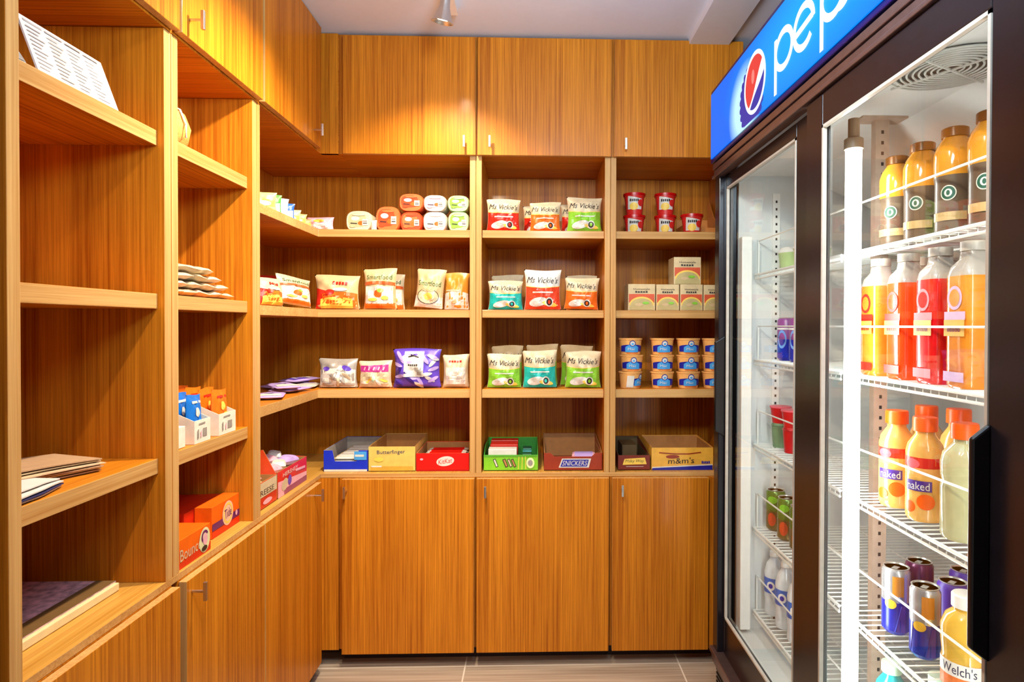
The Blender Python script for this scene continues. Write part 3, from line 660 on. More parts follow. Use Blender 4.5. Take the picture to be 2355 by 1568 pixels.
for y, t in ((2.02, 'green salad tub at the far end of the top cooler shelf'), (1.90, 'green salad tub second on the top cooler shelf, far bay')):
    r = MB().lathe([(0.001, 0), (0.045, 0), (0.054, 0.06), (0.056, 0.062), (0.045, 0.078), (0.001, 0.082)], 0, 0, 24, [0, 0, 1, 1, 1]).build('salad_tub', [S('pale_green_tub', 186, 214, 150, 0.4), white_p], None, loc=(0.85, y, 1.475), smooth=True)
    tag(r, t, 'tub', 'salad tubs in the far cooler bay')
# ================================================================== TRACK LIGHT
tl = thing('track_light', 'brushed steel track light with spot heads on the ceiling', 'light', (-0.275, 1.35, 2.395))
Rel().box(-0.288, -0.262, 0.4, 2.20, 2.370, 2.3948).done('track', white_p, tl)
for (p, t, e) in SPOTS:
    p = Vector(p); dr = (Vector(t)-p).normalized(); dr = (dr+Vector((-0.25, 0, -0.9))).normalized()
    q = dr.to_track_quat('Z', 'Y').to_matrix()
    b = MB(); pr = [(0.0115, -0.115), (0.013, -0.11), (0.0145, -0.07), (0.017, -0.045), (0.026, -0.018), (0.035, 0.002), (0.033, 0.002), (0.024, -0.016), (0.012, -0.030), (0.001, -0.032)]
    b.lathe(pr, 0, 0, 28); b.v = [tuple(q @ Vector(v)+p-tl.location) for v in b.v]
    h = b.build('spot_head', steel, tl, smooth=True)
    top = p-dr*0.112
    s = MB().tube([tuple(top-tl.location), tuple(Vector((-0.275, p.y, 2.372))-tl.location)], 0.006, 8)
    s.build('stem', steel, h)
    lens = MB(); lens.lathe([(0.001, -0.010), (0.026, -0.010)], 0, 0, 24); lens.v = [tuple(q @ Vector(v)+p-tl.location) for v in lens.v]
    lens.build('lens', emis('spot_lens', (1, 0.85, 0.65), 30), h)
# ================================================================== GOODS ON THE SHELVES
ZC = 0.7378
Z1, Z2, Z3 = 1.6633, 1.3593, 1.0553      # corner and back bays: top, middle, lower shelf
ZA1, ZA2, ZA3 = 1.7203, 1.3673, 1.0093   # left bays
def bx(u, Y): return at(u, 700, 1, Y).x
def ly(u, X): return at(u, 700, 0, X).y
cream = S('cream_foil', 208, 190, 154, 0.4); kraft = S('kraft_beige', 206, 176, 128, 0.45); whitef = S('white_foil', 220, 214, 202, 0.35)
redf = S('red_foil', 206, 40, 24, 0.35); orgf = S('orange_foil', 232, 106, 30, 0.35); grnf = S('lime_foil', 134, 196, 52, 0.35); teaf = S('teal_foil', 30, 178, 168, 0.35)
dkg = S('dark_green_ink', 30, 92, 30, 0.45); ink = S('dark_ink', 46, 34, 30, 0.5); yel = S('yellow_print', 246, 204, 84, 0.4); purf = S('purple_foil', 96, 66, 186, 0.35)
lilf = S('lilac_foil', 186, 160, 220, 0.35); magf = S('magenta_print', 176, 44, 128, 0.4); pinkf = S('pink_foil', 240, 176, 190, 0.4); goldf = S('gold_foil', 206, 140, 48, 0.35)
silv = S('grey_foil', 176, 168, 158, 0.3, metal=0.3); bluef = S('blue_foil', 40, 100, 190, 0.35)
def bag(name, label, cat, group, loc, rz, w_, h_, d_, body, dec=None, lean=0.0, tilt=0.0, seed=1, seal=None, wf=0.10):
    rnd = random.Random(seed); ph = [rnd.uniform(0, 6.28) for _ in range(6)]
    def W(v): return w_/2*(1-wf+wf*abs(2*v-1)**2.5)
    def T(u, v):
        p = max(0.0, math.sin(math.pi*min(1, max(0, v*0.80+0.16))))**0.75
        if v > 0.86: p *= max(0.03, (1-v)/0.14)
        if v < 0.10: p *= 0.55+4.5*v
        e = max(0.0, 1-abs(u)**2.4)**0.62
        wr = 1+0.10*math.sin(7*u+5*v+ph[0])+0.07*math.sin(13*u-9*v+ph[1])+0.08*math.sin(17*v+6*u+ph[2])
        return d_/2*(0.04+0.96*p*e*wr)
    nu, nv = 22, 26; b = MB()
    for sgn in (-1, 1):
        vs = []; fs = []
        for j in range(nv+1):
            v = j/nv
            for i in range(nu+1):
                u = 2*i/nu-1; z = h_*v+h_*0.018*math.sin(2.2*u+ph[3])*max(0, v-0.8)*5
                edge = (i in (0, nu)) or (j in (0, nv))
                vs.append((u*W(v), 0 if edge else sgn*T(u, v), z))
        for j in range(nv):
            for i in range(nu):
                q = j*(nu+1)+i; fs.append((q, q+1, q+nu+2, q+nu+1))
        b.add(vs, fs, [1 if (seal is not None and (k//nu) >= nv*0.86) else 0 for k in range(len(fs))])
    loc = (loc[0], loc[1], loc[2]+abs(math.sin(tilt))*w_/2+abs(math.sin(lean))*d_*0.35)
    r = thing(name, label, cat, loc, 0, group, rot=(lean, tilt, rz))
    b.build('pouch', [body, seal or body], r, smooth=True)
    if dec:
        def fn(x, z, o):
            v = min(1, max(0, z/h_)); u = max(-0.985, min(0.985, x/W(v)))
            zz = z+h_*0.018*math.sin(2.2*u+ph[3])*max(0, v-0.8)*5
            return (u*W(v), -T(u, v)-o*1.3, zz)
        dec.build('printed_front', r, fn)
    return r
def chip(col, w_, h_, seed, acc=None, big=False):
    d = Dec(); rnd = random.Random(seed); a = acc or whitef; w2 = w_/2*0.97
    d.grid(-w2, w2, h_*0.02, h_*0.60, col, n=16, k=8, tf=lambda u: -0.05*h_*(1-u*u))
    d.strip([(-w2+2*w2*k/14, h_*0.60-0.05*h_*(1-(2*k/14-1)**2)) for k in range(15)], 0.0022, yel)
    d.text("Ms Vickie's", 0, h_*0.745, w_*0.80, h_*0.155, ink, shear=0.3, rot=-0.03)
    d.grid(-w2*0.55, w2*0.55, h_*0.42, h_*0.455, a, n=6, k=2)
    d.ell(-w_*0.12, h_*0.20, w_*0.24, h_*0.11, a, rot=0.2); d.ell(w_*0.18, h_*0.15, w_*0.20, h_*0.06, yel, rot=-0.2)
    d.ell(w_*0.17, h_*0.20, w_*0.105, h_*0.115, a); d.ell(w_*0.17, h_*0.20, w_*0.075, h_*0.085, ink); d.ell(w_*0.17, h_*0.20, w_*0.035, h_*0.05, col)
    return d
GC = 'kettle chip bags in the middle bay'
def chips(label, u0, u1, vt, zs, Y, col, seed, top=cream, rz=0.0, tilt=0.0):
    x0, x1 = bx(u0, Y), bx(u1, Y); h_ = at((u0+u1)/2, vt, 1, Y).z-zs; w_ = x1-x0
    bag('chip_bag', label, 'snack bag', GC, ((x0+x1)/2, Y, zs), rz, w_, h_, 0.062, top, chip(col, w_, h_, seed), 0.0, tilt, seed)
chips('red kettle chip bag at the left of the top shelf, middle bay', 1118, 1197, 459, Z1, 2.475, redf, 1, rz=0.08)
chips('orange kettle chip bag in the middle of the top shelf', 1217, 1290, 466, Z1, 2.475, orgf, 2, rz=-0.05)
chips('lime green kettle chip bag at the right of the top shelf', 1302, 1384, 455, Z1, 2.470, grnf, 3)
chips('red kettle chip bag half hidden behind the orange one, top shelf', 1202, 1268, 474, Z1, 2.575, redf, 4)
chips('pale kettle chip bag peeking out left of the lime green bag, top shelf', 1288, 1358, 470, Z1, 2.57, redf, 5)
chips('teal kettle chip bag at the left of the second shelf', 1122, 1203, 646, Z2, 2.475, teaf, 6, rz=0.08)
chips('cream-topped kettle chip bag behind the teal one, second shelf', 1130, 1204, 633, Z2, 2.575, teaf, 7)
chips('tall red-orange kettle chip bag in the middle of the second shelf', 1205, 1291, 621, Z2, 2.470, S('tomato_foil', 224, 66, 34, 0.35), 8, whitef)
chips('orange kettle chip bag at the right of the second shelf, tilted', 1296, 1376, 641, Z2, 2.475, orgf, 9, rz=-0.12, tilt=0.04)
chips('cream-topped kettle chip bag behind the tilted orange one, second shelf', 1302, 1373, 634, Z2, 2.575, orgf, 10)
chips('green kettle chip bag at the left of the third shelf', 1120, 1200, 814, Z3, 2.475, grnf, 11, rz=0.05)
chips('kettle chip bag with grey-beige top behind the left green one, third shelf', 1130, 1204, 795, Z3, 2.575, grnf, 12, kraft)
chips('teal kettle chip bag in the middle of the third shelf', 1202, 1282, 806, Z3, 2.470, teaf, 13, tilt=-0.01)
chips('kettle chip bag with grey-beige top behind the teal one, third shelf', 1210, 1284, 792, Z3, 2.575, grnf, 14, kraft)
chips('bright green kettle chip bag at the right of the third shelf', 1299, 1383, 808, Z3, 2.475, grnf, 15, rz=-0.06)
chips('kettle chip bag with grey-beige top behind the right green one, third shelf', 1288, 1364, 794, Z3, 2.575, grnf, 16, kraft)
# ---- snack bags of the corner bay
def sbag(label, u0, u1, vt, zs, Y, body, dec, seed, d_=0.06, rz=0.0, tilt=0.0, grp='snack bags in the corner bay', seal=None, name='snack_bag'):
    x0, x1 = bx(u0, Y), bx(u1, Y); h_ = at((u0+u1)/2, vt, 1, Y).z-zs; w_ = x1-x0
    return bag(name, label, 'snack bag', grp, ((x0+x1)/2, Y, zs), rz, w_, h_, d_, body, dec(w_, h_), 0.0, tilt, seed, seal)
def d1(w, h):
    d = Dec(); d.grid(-w*.47, w*.0, h*.02, h*.55, redf, tf=lambda u: -h*.08*u); d.grid(-w*.3, w*.47, h*.06, h*.45, orgf, tf=lambda u: h*.06*(1-u*u)); d.grid(-w*.34, w*.36, h*.03, h*.30, yel, tf=lambda u: h*.06*(1-u*u))
    d.smudge(-w*.02, h*.20, w*.34, h*.15, orgf, rot=-0.05); d.smudge(w*.10, h*.76, w*.34, h*.10, redf, rot=-0.06); d.ell(-w*.12, h*.5, w*.1, h*.08, redf); d.ell(w*.1, h*.58, w*.16, h*.05, whitef); return d
def d2(w, h):
    d = Dec(); d.grid(-w*.45, w*.45, h*.03, h*.16, orgf); d.grid(-w*.40, w*.40, h*.14, h*.56, whitef); d.grid(-w*.46, w*.46, h*.58, h*.66, S('rust_band', 200, 90, 40, 0.4), tf=lambda u: h*.03*(1-u*u), bf=lambda u: h*.03*(1-u*u))
    d.text('Smartfood', 0, h*.79, w*.74, h*.11, dkg); d.ell(-w*.02, h*.38, w*.12, h*.09, orgf); d.ell(w*.06, h*.46, w*.09, h*.05, grnf); d.ell(-w*.18, h*.24, w*.14, h*.04, yel); d.ell(w*.18, h*.28, w*.1, h*.05, yel); return d
def d3(w, h):
    d = Dec(); d.grid(-w*.46, w*.46, h*.02, h*.30, whitef); d.text('Smartfood', 0, h*.63, w*.74, h*.13, dkg); d.ell(-w*.02, h*.30, w*.36, h*.20, ink, inner=0.95, rings=1); d.ell(-w*.02, h*.30, w*.33, h*.18, cream)
    d.ell(-w*.02, h*.30, w*.16, h*.09, yel); d.ell(-w*.02, h*.46, w*.2, h*.04, kraft); return d
def d4(w, h):
    d = Dec(); d.grid(-w*.47, w*.47, h*.02, h*.44, whitef, tf=lambda u: h*.06*(1-u*u)); d.ell(0, h*.24, w*.22, h*.05, kraft, rot=0.5); d.ell(-w*.1, h*.52, w*.3, h*.03, cream); return d
sbag('beige snack bag with red and yellow print, left of the second shelf run', 724, 829, 633, Z2, 2.47, kraft, d1, 21, tilt=0.0)
sbag('beige bag with green lettering and orange band in the corner bay', 836, 914, 618, Z2, 2.46, kraft, d2, 22)
sbag('cream bag peeking out behind the green-lettered orange-banded one', 868, 932, 632, Z2, 2.56, cream, d2, 23)
sbag('beige bag with green lettering and a ringed circle, leaning right', 951, 1019, 622, Z2, 2.465, kraft, d3, 24, tilt=0.10)
sbag('gold-topped white snack bag against the upright on the second shelf', 1021, 1080, 628, Z2, 2.50, goldf, d4, 25)
def e1(w, h):
    d = Dec(); d.grid(-w*.44, w*.44, h*.04, h*.62, whitef, tf=lambda u: h*.06*(1-u*u)); d.ell(-w*.26, h*.66, w*.09, h*.07, purf); d.ell(w*.24, h*.68, w*.12, h*.08, purf, rot=-0.4)
    for k in range(6): d.ell((-0.25+0.1*k)*w, h*(.22+.1*(k % 3)), w*.13, h*.05, cream if k % 2 else silv, rot=0.5*k)
    return d
def e2(w, h):
    d = Dec(); d.grid(-w*.42, w*.40, h*.60, h*.84, magf, tf=lambda u: h*.02*u)
    for k in range(5): d.strip([(-w*.30+k*w*.14, h*.66), (-w*.27+k*w*.14, h*.78)], w*.04, pinkf)
    d.grid(-w*.42, w*.42, h*.05, h*.52, cream, tf=lambda u: h*.05*(1-u*u))
    for k in range(5): d.ell((-0.28+0.14*k)*w, h*(.2+.09*(k % 3)), w*.12, h*.05, [whitef, yel, S('mint_print', 190, 226, 190, 0.4)][k % 3], rot=0.7*k)
    return d
def e3(w, h):
    d = Dec(); rnd = random.Random(5)
    for k in range(26):
        d.ell(rnd.uniform(-.38, .38)*w, rnd.uniform(.08, .85)*h, w*.11, h*.045, [lilf, whitef, S('deep_violet', 52, 26, 120, 0.35), lilf][k % 4], rot=rnd.uniform(-1, 1))
    d.grid(-w*.24, w*.16, h*.30, h*.93, whitef); d.strip([(-w*.16, h*.80), (-w*.04, h*.84), (w*.06, h*.79)], h*.03, ink); d.grid(-w*.18, w*.09, h*.64, h*.70, lilf)
    d.grid(-w*.02, w*.12, h*.34, h*.54, silv); d.smudge(-w*.05, h*.60, w*.2, h*.05, ink); return d
def e4(w, h):
    d = Dec(); d.smudge(0, h*.80, w*.5, h*.07, redf); d.grid(-w*.34, w*.36, h*.12, h*.62, whitef)
    for k in range(4): d.strip([(-w*.25, h*(.2+.1*k)), (w*.25, h*(.21+.1*k))], h*.012, silv)
    return d
sbag('clear bag of white sweets with purple patches on the third shelf', 733, 824, 824, Z3, 2.475, silv, e1, 31)
sbag('bag with a magenta header over pastel sweets on the third shelf', 825, 903, 829, Z3, 2.475, S('peach_foil', 232, 190, 160, 0.35), e2, 32)
sbag('big violet bag of wrapped chocolates with a white label', 904, 1016, 802, Z3, 2.48, purf, e3, 33, 0.085)
sbag('cream snack bag against the upright on the third shelf', 1018, 1080, 815, Z3, 2.48, cream, e4, 34)
# ---- bags lying on the left run of the corner bay
def lbag(label, X, u, zs, w_, h_, body, dec, seed, rz, lean, tilt=0.0, d_=0.055, name='snack_bag', grp='snack bags in the corner bay'):
    return bag(name, label, 'snack bag', grp, (X, ly(u, X), zs), rz, w_, h_, d_, body, dec(w_, h_) if dec else None, lean, tilt, seed)
lbag('red snack bag leaning at the back of the left run, second shelf', -0.985, 622, Z2, 0.13, 0.125, redf, d4, 41, 1.25, -0.15)
lbag('cream and orange snack bag by the left upright, second shelf', -0.885, 618, Z2, 0.13, 0.095, cream, d1, 42, 1.2, -0.15)
lbag('cream and red snack bag leaning in the corner, second shelf', -0.880, 676, Z2, 0.15, 0.108, cream, d2, 43, 1.0, -0.2, 0.12)
# flat packets
def packet(name, label, cat, grp, loc, rz, w_, l_, t_, body, dec=None, rx=0.0, ry=0.0, seed=1):
    nu, nv = 12, 12; b = MB(); rnd = random.Random(seed); ph = rnd.uniform(0, 6)
    def T(u, v): return t_/2*(0.05+0.95*(max(0, 1-abs(u)**3)*max(0, 1-abs(v)**4))**0.5*(1+0.12*math.sin(6*u+4*v+ph)))
    for sgn in (-1, 1):
        vs = []; fs = []
        for j in range(nv+1):
            for i in range(nu+1):
                u, v = 2*i/nu-1, 2*j/nv-1; e = i in (0, nu) or j in (0, nv)
                vs.append((u*w_/2, v*l_/2, t_/2*1.06+(0 if e else sgn*T(u, v))))
        for j in range(nv):
            for i in range(nu): q = j*(nu+1)+i; fs.append((q, q+1, q+nu+2, q+nu+1))
        b.add(vs, fs)
    r = thing(name, label, cat, loc, 0, grp, rot=(rx, ry, rz)); b.build('wrapper', body, r, smooth=True)
    if dec:
        dd = dec(w_, l_)
        dd.build('printed_front', r, lambda x, z, o: (x, z-l_/2, t_/2*1.06+T(max(-1, min(1, 2*x/w_)), max(-1, min(1, 2*z/l_-1)))+o))
    return r
def f1(w, h):
    d = Dec(); d.grid(-w*.4, w*.4, h*.1, h*.5, purf, tf=lambda u: h*.1*u); d.ell(w*.1, h*.65, w*.25, h*.12, whitef); d.smudge(0, h*.3, w*.5, h*.14, whitef); return d
def f2(w, h):
    d = Dec(); d.grid(-w*.42, w*.42, h*.08, h*.38, whitef); d.ell(0, h*.7, w*.3, h*.1, lilf); d.grid(-w*.2, w*.1, h*.5, h*.56, ink); return d
GP = 'flat violet chocolate packets on the third shelf'
for k, (X, u, rz, dz, ds, lb, bd) in enumerate(((-0.875, 622, 0.3, 0.001, f2, 'pale lilac packet lying at the front by the left upright', lilf), (-0.965, 640, 0.9, 0.001, f1, 'violet packet lying towards the back by the left upright', lilf),
        (-0.885, 668, -0.25, 0.002, f1, 'violet and white packet lying in the middle of the flat ones', lilf), (-0.975, 684, 0.4, 0.004, f2, 'lilac packet lying behind the middle flat ones', purf), (-0.885, 705, 0.15, 0.001, f2, 'white and violet packet lying nearest the shelf corner', whitef),
        (-0.90, 652, 0.65, 0.017, f2, 'cream-violet packet lying across the top of the flat ones', lilf), (-0.925, 690, -0.5, 0.02, f1, 'violet packet lying on top near the shelf corner', lilf))):
    packet('chocolate_packet', lb, 'packet', GP, (X, ly(u, X), Z3+dz), rz, 0.085, 0.14, 0.014, bd, ds, 0.0 if dz < 0.01 else 0.03, 0, k)
# top shelf, left run of the corner: small pouches
def f3(w, h):
    d = Dec(); d.grid(-w*.42, w*.42, h*.10, h*.5, whitef, tf=lambda u: h*.1*u); d.ell(0, h*.7, w*.2, h*.12, yel); return d
def f4(w, h):
    d = Dec(); d.grid(-w*.42, w*.42, h*.25, h*.6, yel); d.ell(w*.05, h*.4, w*.25, h*.14, whitef); return d
for k, (X, u, w_, h_, bd, df, lb) in enumerate(((-0.865, 604, 0.10, 0.060, S('pale_lime', 214, 224, 120, 0.4), f4, 'pale lime pouch first by the left upright, top shelf'), (-0.885, 617, 0.10, 0.072, S('green_pouch', 80, 160, 60, 0.4), f3, 'green pouch beside the pale lime one, top shelf'),
        (-0.875, 634, 0.10, 0.066, S('ice_blue', 190, 220, 224, 0.4), f3, 'ice blue pouch next to the green one, top shelf'), (-0.885, 646, 0.11, 0.064, bluef, f3, 'blue pouch in the middle of the small pouches, top shelf'),
        (-0.880, 664, 0.10, 0.050, S('sand_pouch', 214, 196, 150, 0.4), f4, 'sand coloured pouch after the blue one, top shelf'), (-0.870, 678, 0.10, 0.042, S('pale_yellow', 226, 210, 120, 0.4), f4, 'pale yellow pouch nearer the corner, top shelf'),
        (-0.885, 694, 0.09, 0.042, S('tan_pouch', 200, 160, 110, 0.4), f4, 'tan pouch last before the pink packet, top shelf'))):
    bag('snack_pouch', lb, 'pouch', 'small pouches on the top corner shelf', (X, ly(u, X), Z1), 0.38, w_*0.86, h_, 0.022, bd, df(w_*0.86, h_), 0.0, 0, 60+k)
sbag('small pink and white packet at the corner of the top shelf', 706, 769, 500, Z1, 2.475, pinkf, lambda w, h: f3(w, h), 71, 0.05, grp=None, name='pink_packet')
# rounded noodle and snack cake packs on the top shelf
def pack(label, u0, u1, vt, zb, Y, col, col2, wt_=True, d_=0.11, grp='round-cornered packs stacked on the top corner shelf'):
    x0, x1 = bx(u0, Y), bx(u1, Y); h_ = at((u0+u1)/2, vt, 1, Y).z-zb; w_ = x1-x0
    r = thing('instant_meal_pack', label, 'food pack', ((x0+x1)/2, Y, zb), 0, grp); b = MB(); n = 28; rings = [(0.90, 0), (0.98, 0.006), (1, 0.014), (1, d_-0.014), (0.98, d_-0.006), (0.9, d_)]
    vs = []; fs = []
    for s_, y in rings:
        for k in range(n):
            a = 2*math.pi*k/n; c, q = math.cos(a), math.sin(a); kk = (abs(c)**3+abs(q)**3)**(-1/3)
            vs.append((w_/2*s_*c*kk, y-0.02, h_/2+h_/2*s_*q*kk if not (q*kk < 0) else h_/2+h_/2*max(s_, 0.985)*q*kk))
    for i in range(len(rings)-1):
        for k in range(n): fs.append((i*n+k, i*n+(k+1) % n, (i+1)*n+(k+1) % n, (i+1)*n+k))
    fs += [tuple(range(n)), tuple((len(rings)-1)*n+k for k in range(n))]
    b.add(vs, fs); b.build('tub', col, r, smooth=True)
    d = Dec(); d.ell(-w_*0.05, h_*0.55, w_*0.34, h_*0.33, col2, pw=3); d.ell(-w_*.12, h_*.62, w_*.16, h_*.10, whitef); d.ell(w_*.1, h_*.40, w_*.12, h_*.10, orgf if col2 != grnf else whitef); d.grid(w_*.14, w_*.36, h_*.30, h_*.60, whitef)
    d.strip([(-w_*.3, h_*.40), (-w_*.05, h_*.38)], h_*.04, ink if wt_ else yel); d.ell(-w_*.22, h_*.26, w_*.12, h_*.07, col2 if col2 is not whitef else pinkf); d.ell(w_*.02, h_*.80, w_*.26, h_*.05, col); d.strip([(w_*.17, h_*.40), (w_*.33, h_*.40)], h_*.03, ink); d.strip([(w_*.17, h_*.50), (w_*.33, h_*.50)], h_*.03, silv)
    d.build('printed_label', r, flat(-0.02)); return r
palt = S('pale_green_pack', 214, 214, 178, 0.35); orp = S('orange_pack', 232, 116, 60, 0.35); orp2 = S('red_orange_pack', 222, 76, 34, 0.35); wpk = S('white_pack', 216, 200, 188, 0.35); gpk = S('mint_pack', 188, 226, 160, 0.35)
YP = 2.505
h1 = at(1000, 487, 1, YP).z-Z1
pack('pale see-through food pack standing alone, leftmost of the packs', 798, 858, 486, Z1, YP, palt, S('olive_print', 190, 186, 140, 0.4))
pack('orange and white food pack second from left on the top shelf', 866, 922, 476, Z1, YP, orp, orp2)
p3 = pack('red-orange food pack at the bottom of the third stack', 922, 973, 488, Z1, YP, orp2, orp); z3 = at(950, 488, 1, YP).z+0.001
pack('orange food pack resting on the red-orange one', 919, 975, 447, z3, YP, orp, orp2)
pack('white food pack at the bottom of the fourth stack', 974, 1029, 488, Z1, YP, wpk, whitef); pack('white food pack resting on another white one', 975, 1028, 450, z3, YP, wpk, pinkf)
pack('mint green food pack at the bottom, against the upright', 1031, 1080, 488, Z1, YP, gpk, grnf); pack('mint green food pack on top, against the upright', 1030, 1080, 451, z3, YP, gpk, grnf)
bag('snack_bag', 'small white packet slipped between the two leftmost food packs', 'snack bag', None, (bx(862, 2.47), 2.458, Z1), 0.2, 0.022, 0.04, 0.012, whitef, None, 0, 0, 80)
# ---- red noodle cups
rcm = S('red_cup_body', 214, 40, 34, 0.35); rcl = S('red_cup_lid', 196, 8, 10, 0.3)
def rcup(label, u, Y, z):
    r = thing('noodle_cup', label, 'cup', (bx(u, Y), Y, z), 0, 'red noodle cups beside the cooler')
    MB().lathe([(0.001, 0), (0.031, 0), (0.041, 0.074), (0.043, 0.075), (0.043, 0.079), (0.001, 0.079)], 0, 0, 28, 0).build('body', rcm, r, smooth=True)
    MB().lathe([(0.001, 0.0794), (0.046, 0.0794), (0.046, 0.0885), (0.001, 0.0895)], 0, 0, 28).build('lid', rcl, r, smooth=True)
    d = Dec(); d.grid(-0.034, 0.026, 0.022, 0.070, whitef, tf=lambda u: -0.006*u); d.ell(-0.008, 0.034, 0.017, 0.015, yel); d.smudge(-0.006, 0.058, 0.038, 0.012, ink); d.ell(0.020, 0.048, 0.012, 0.014, rcm)
    d.build('printed_label', r, conic(0.0315, 0.0415, 0.074)); return r
YR = 2.60
for u, t1, t2 in ((1458, 'red noodle cup at the bottom of the left stack', 'red noodle cup on top of the left stack'), (1529, 'red noodle cup at the bottom of the middle stack', 'red noodle cup on top of the middle stack')):
    rcup(t1, u, YR, Z1)
    rcup(t2, u, YR, Z1+0.09)
rcup('single red noodle cup before the cardboard tray', 1590, 2.565, Z1)
tr = S('orange_tray_board', 214, 132, 50, 0.5)
b = MB(); b.box(-0.07, 0.07, -0.075, 0.075, 0, 0.003).box(-0.07, 0.07, 0.072, 0.075, 0.003, 0.10).box(-0.07, 0.07, -0.075, -0.072, 0.003, 0.045)
b.prism([(-0.075, 0.003), (0.075, 0.003), (0.075, 0.17), (0.045, 0.17), (-0.02, 0.10), (-0.075, 0.06)], 0.067, 0.07, axis=0).box(-0.07, -0.067, -0.075, 0.075, 0.003, 0.06)
tag(b.build('cardboard_tray', tr, None, loc=(0.700, 2.690, Z1+0.001)), 'open orange cardboard tray behind the red noodle cups', 'tray')
# ---- meal boxes
bxm = S('meal_box_beige', 216, 190, 140, 0.45); bxr = S('meal_box_red', 214, 84, 40, 0.45)
def mbox(label, u0, u1, vt, z, Y, rz=0, d_=0.10):
    x0, x1 = bx(u0, Y)+0.0006, bx(u1, Y)-0.0006; w_ = x1-x0; h_ = at((u0+u1)/2, vt, 1, Y).z-z
    r = thing('meal_box', label, 'box', ((x0+x1)/2, Y, z), rz, 'beige and orange meal boxes'); MB().box(-w_/2, w_/2, 0, d_, 0, h_).build('carton', bxm, r, bev=0.001)
    d = Dec(); w2 = w_/2; d.grid(-w2*.94, w2*.94, h_*.30, h_*.62, bxr); d.ell(0, h_*.20, w2*.92, h_*.32, yel, a0=0, a1=180, n=16); d.ell(0, h_*.17, w2*.84, h_*.29, S('oat_print', 190, 170, 110, 0.45), a0=0, a1=180, n=16); d.grid(-w2*.9, w2*.9, h_*.02, h_*.17, S('oat_print', 190, 170, 110, 0.45))
    d.text('Homestyle', 0, h_*.80, w_*.60, h_*.09, ink); d.smudge(0, h_*.70, w_*.48, h_*.07, ink)
    d.ell(-w2*.2, h_*.22, w2*.3, h_*.06, kraft); d.ell(w2*.3, h_*.28, w2*.25, h_*.05, grnf); d.build('printed_front', r, flat(0)); return r
YM = 2.45
mbox('meal box leftmost of the row of four', 1444, 1507, 653, Z2, YM); mbox('meal box second in the row of four', 1509, 1562, 654, Z2, YM); mbox('meal box third in the row, the upper box stands on it', 1564, 1616, 654, Z2, YM)
mbox('meal box at the right end of the row, half behind the cooler edge', 1618, 1668, 655, Z2, YM)
zt = at(1560, 654, 1, YM).z
mbox('tall meal box standing on top of the row', 1549, 1612, 591, zt+0.0008, YM+0.005, 0.0)
# ---- blue macaroni cups
mcb = S('cup_apricot', 240, 176, 100, 0.4); mcn = S('cup_navy', 26, 34, 150, 0.35); mcc = S('cup_sky', 70, 160, 226, 0.35)
def mac(label, u, Y, z, turned=False):
    r = thing('macaroni_cup', label, 'cup', (bx(u, Y), Y, z), 0.9 if turned else 0, 'stacked macaroni cups')
    MB().lathe([(0.001, 0), (0.038, 0), (0.0445, 0.058), (0.047, 0.059), (0.047, 0.064), (0.001, 0.0645)], 0, 0, 32).build('cup', mcb, r, smooth=True)
    d = Dec(); d.grid(-0.048, 0.048, 0.012, 0.034, mcn, tf=lambda u: 0.006*(1-u*u)); d.grid(-0.026, 0.026, 0.010, 0.030, mcc, tf=lambda u: 0.010*(1-u*u)); d.ell(0.002, 0.044, 0.012, 0.012, mcn); d.ell(0.002, 0.044, 0.009, 0.009, whitef); d.ell(0.002, 0.042, 0.005, 0.004, mcc)
    d.text('Mac', -0.002, 0.023, 0.026, 0.010, whitef); d.grid(-0.02, 0.024, 0.006, 0.009, orgf)
    if turned: d.grid(-0.056, -0.03, 0.005, 0.050, whitef)
    d.build('printed_label', r, conic(0.0385, 0.0445, 0.058)); return r
YC_ = 2.475
cols = ((1450, 'first column from the upright'), (1523, 'second column'), (1583, 'third column'), (1642, 'column against the cooler'))
rows = ('bottom', 'middle', 'top')
for ci, (u, ct) in enumerate(cols):
    for ri in range(3):
        mac('%s macaroni cup of the %s' % (rows[ri], ct), u+(3 if ci == 0 else 0)*(ri % 2), YC_, Z3+ri*0.0655, ci == 0 and ri == 0)
# ---- candy trays on the worktop
def ctray(name, label, x0, x1, Y, d_, hf, hb, outc, inc, dec=None, notch=0.0, x_back=None, slope=True, rz=0, loc=None, extra=None, nw=0.6):
    w_ = x1-x0; r = thing(name, label, 'box', loc or ((x0+x1)/2, Y, ZC), rz, 'open candy boxes on the worktop'); t = 0.0022; w2 = w_/2; b = MB()
    b.box(-w2, w2, 0, d_, 0, t)
    if notch:
        nn = w2*nw; pts = [(-w2, 0), (w2, 0), (w2, hf), (nn, hf), (nn*0.82, hf-notch), (-nn*0.82, hf-notch), (-nn, hf), (-w2, hf)]
    else: pts = [(-w2, 0), (w2, 0), (w2, hf), (-w2, hf)]
    b.prism(pts, 0, t, 0, 1, axis=1)
    b.prism([(-w2, t), (w2, t), (w2, hb), (-w2, hb)], d_-t, d_, 0, 1, axis=1)
    for s_ in (-1, 1):
        a0, a1 = (w2-t, w2) if s_ > 0 else (-w2, -w2+t)
        b.prism([(t, t), (d_-t, t), (d_-t, hb), (t+d_*0.25, (hb*.4+hf*.6) if slope else hb), (t, hf)], a0, a1, 0, 1, axis=0)
    b.build('carton', [outc, inc], r)
    li = MB(); e = 0.0008   # printed-outside board is plain inside
    li.box(-w2+t+e, w2-t-e, d_-t-e, d_-t-e/2, t+e, hb-e*2).box(-w2+t, -w2+t+e, t+e, d_-t-e*2, t+e, min(hf, hb)-e).box(w2-t-e, w2-t, t+e, d_-t-e*2, t+e, min(hf, hb)-e)
    li.build('plain_inside', inc, r)
    if dec: dec(w_, hf).build('printed_front', r, flat(0))
    return r
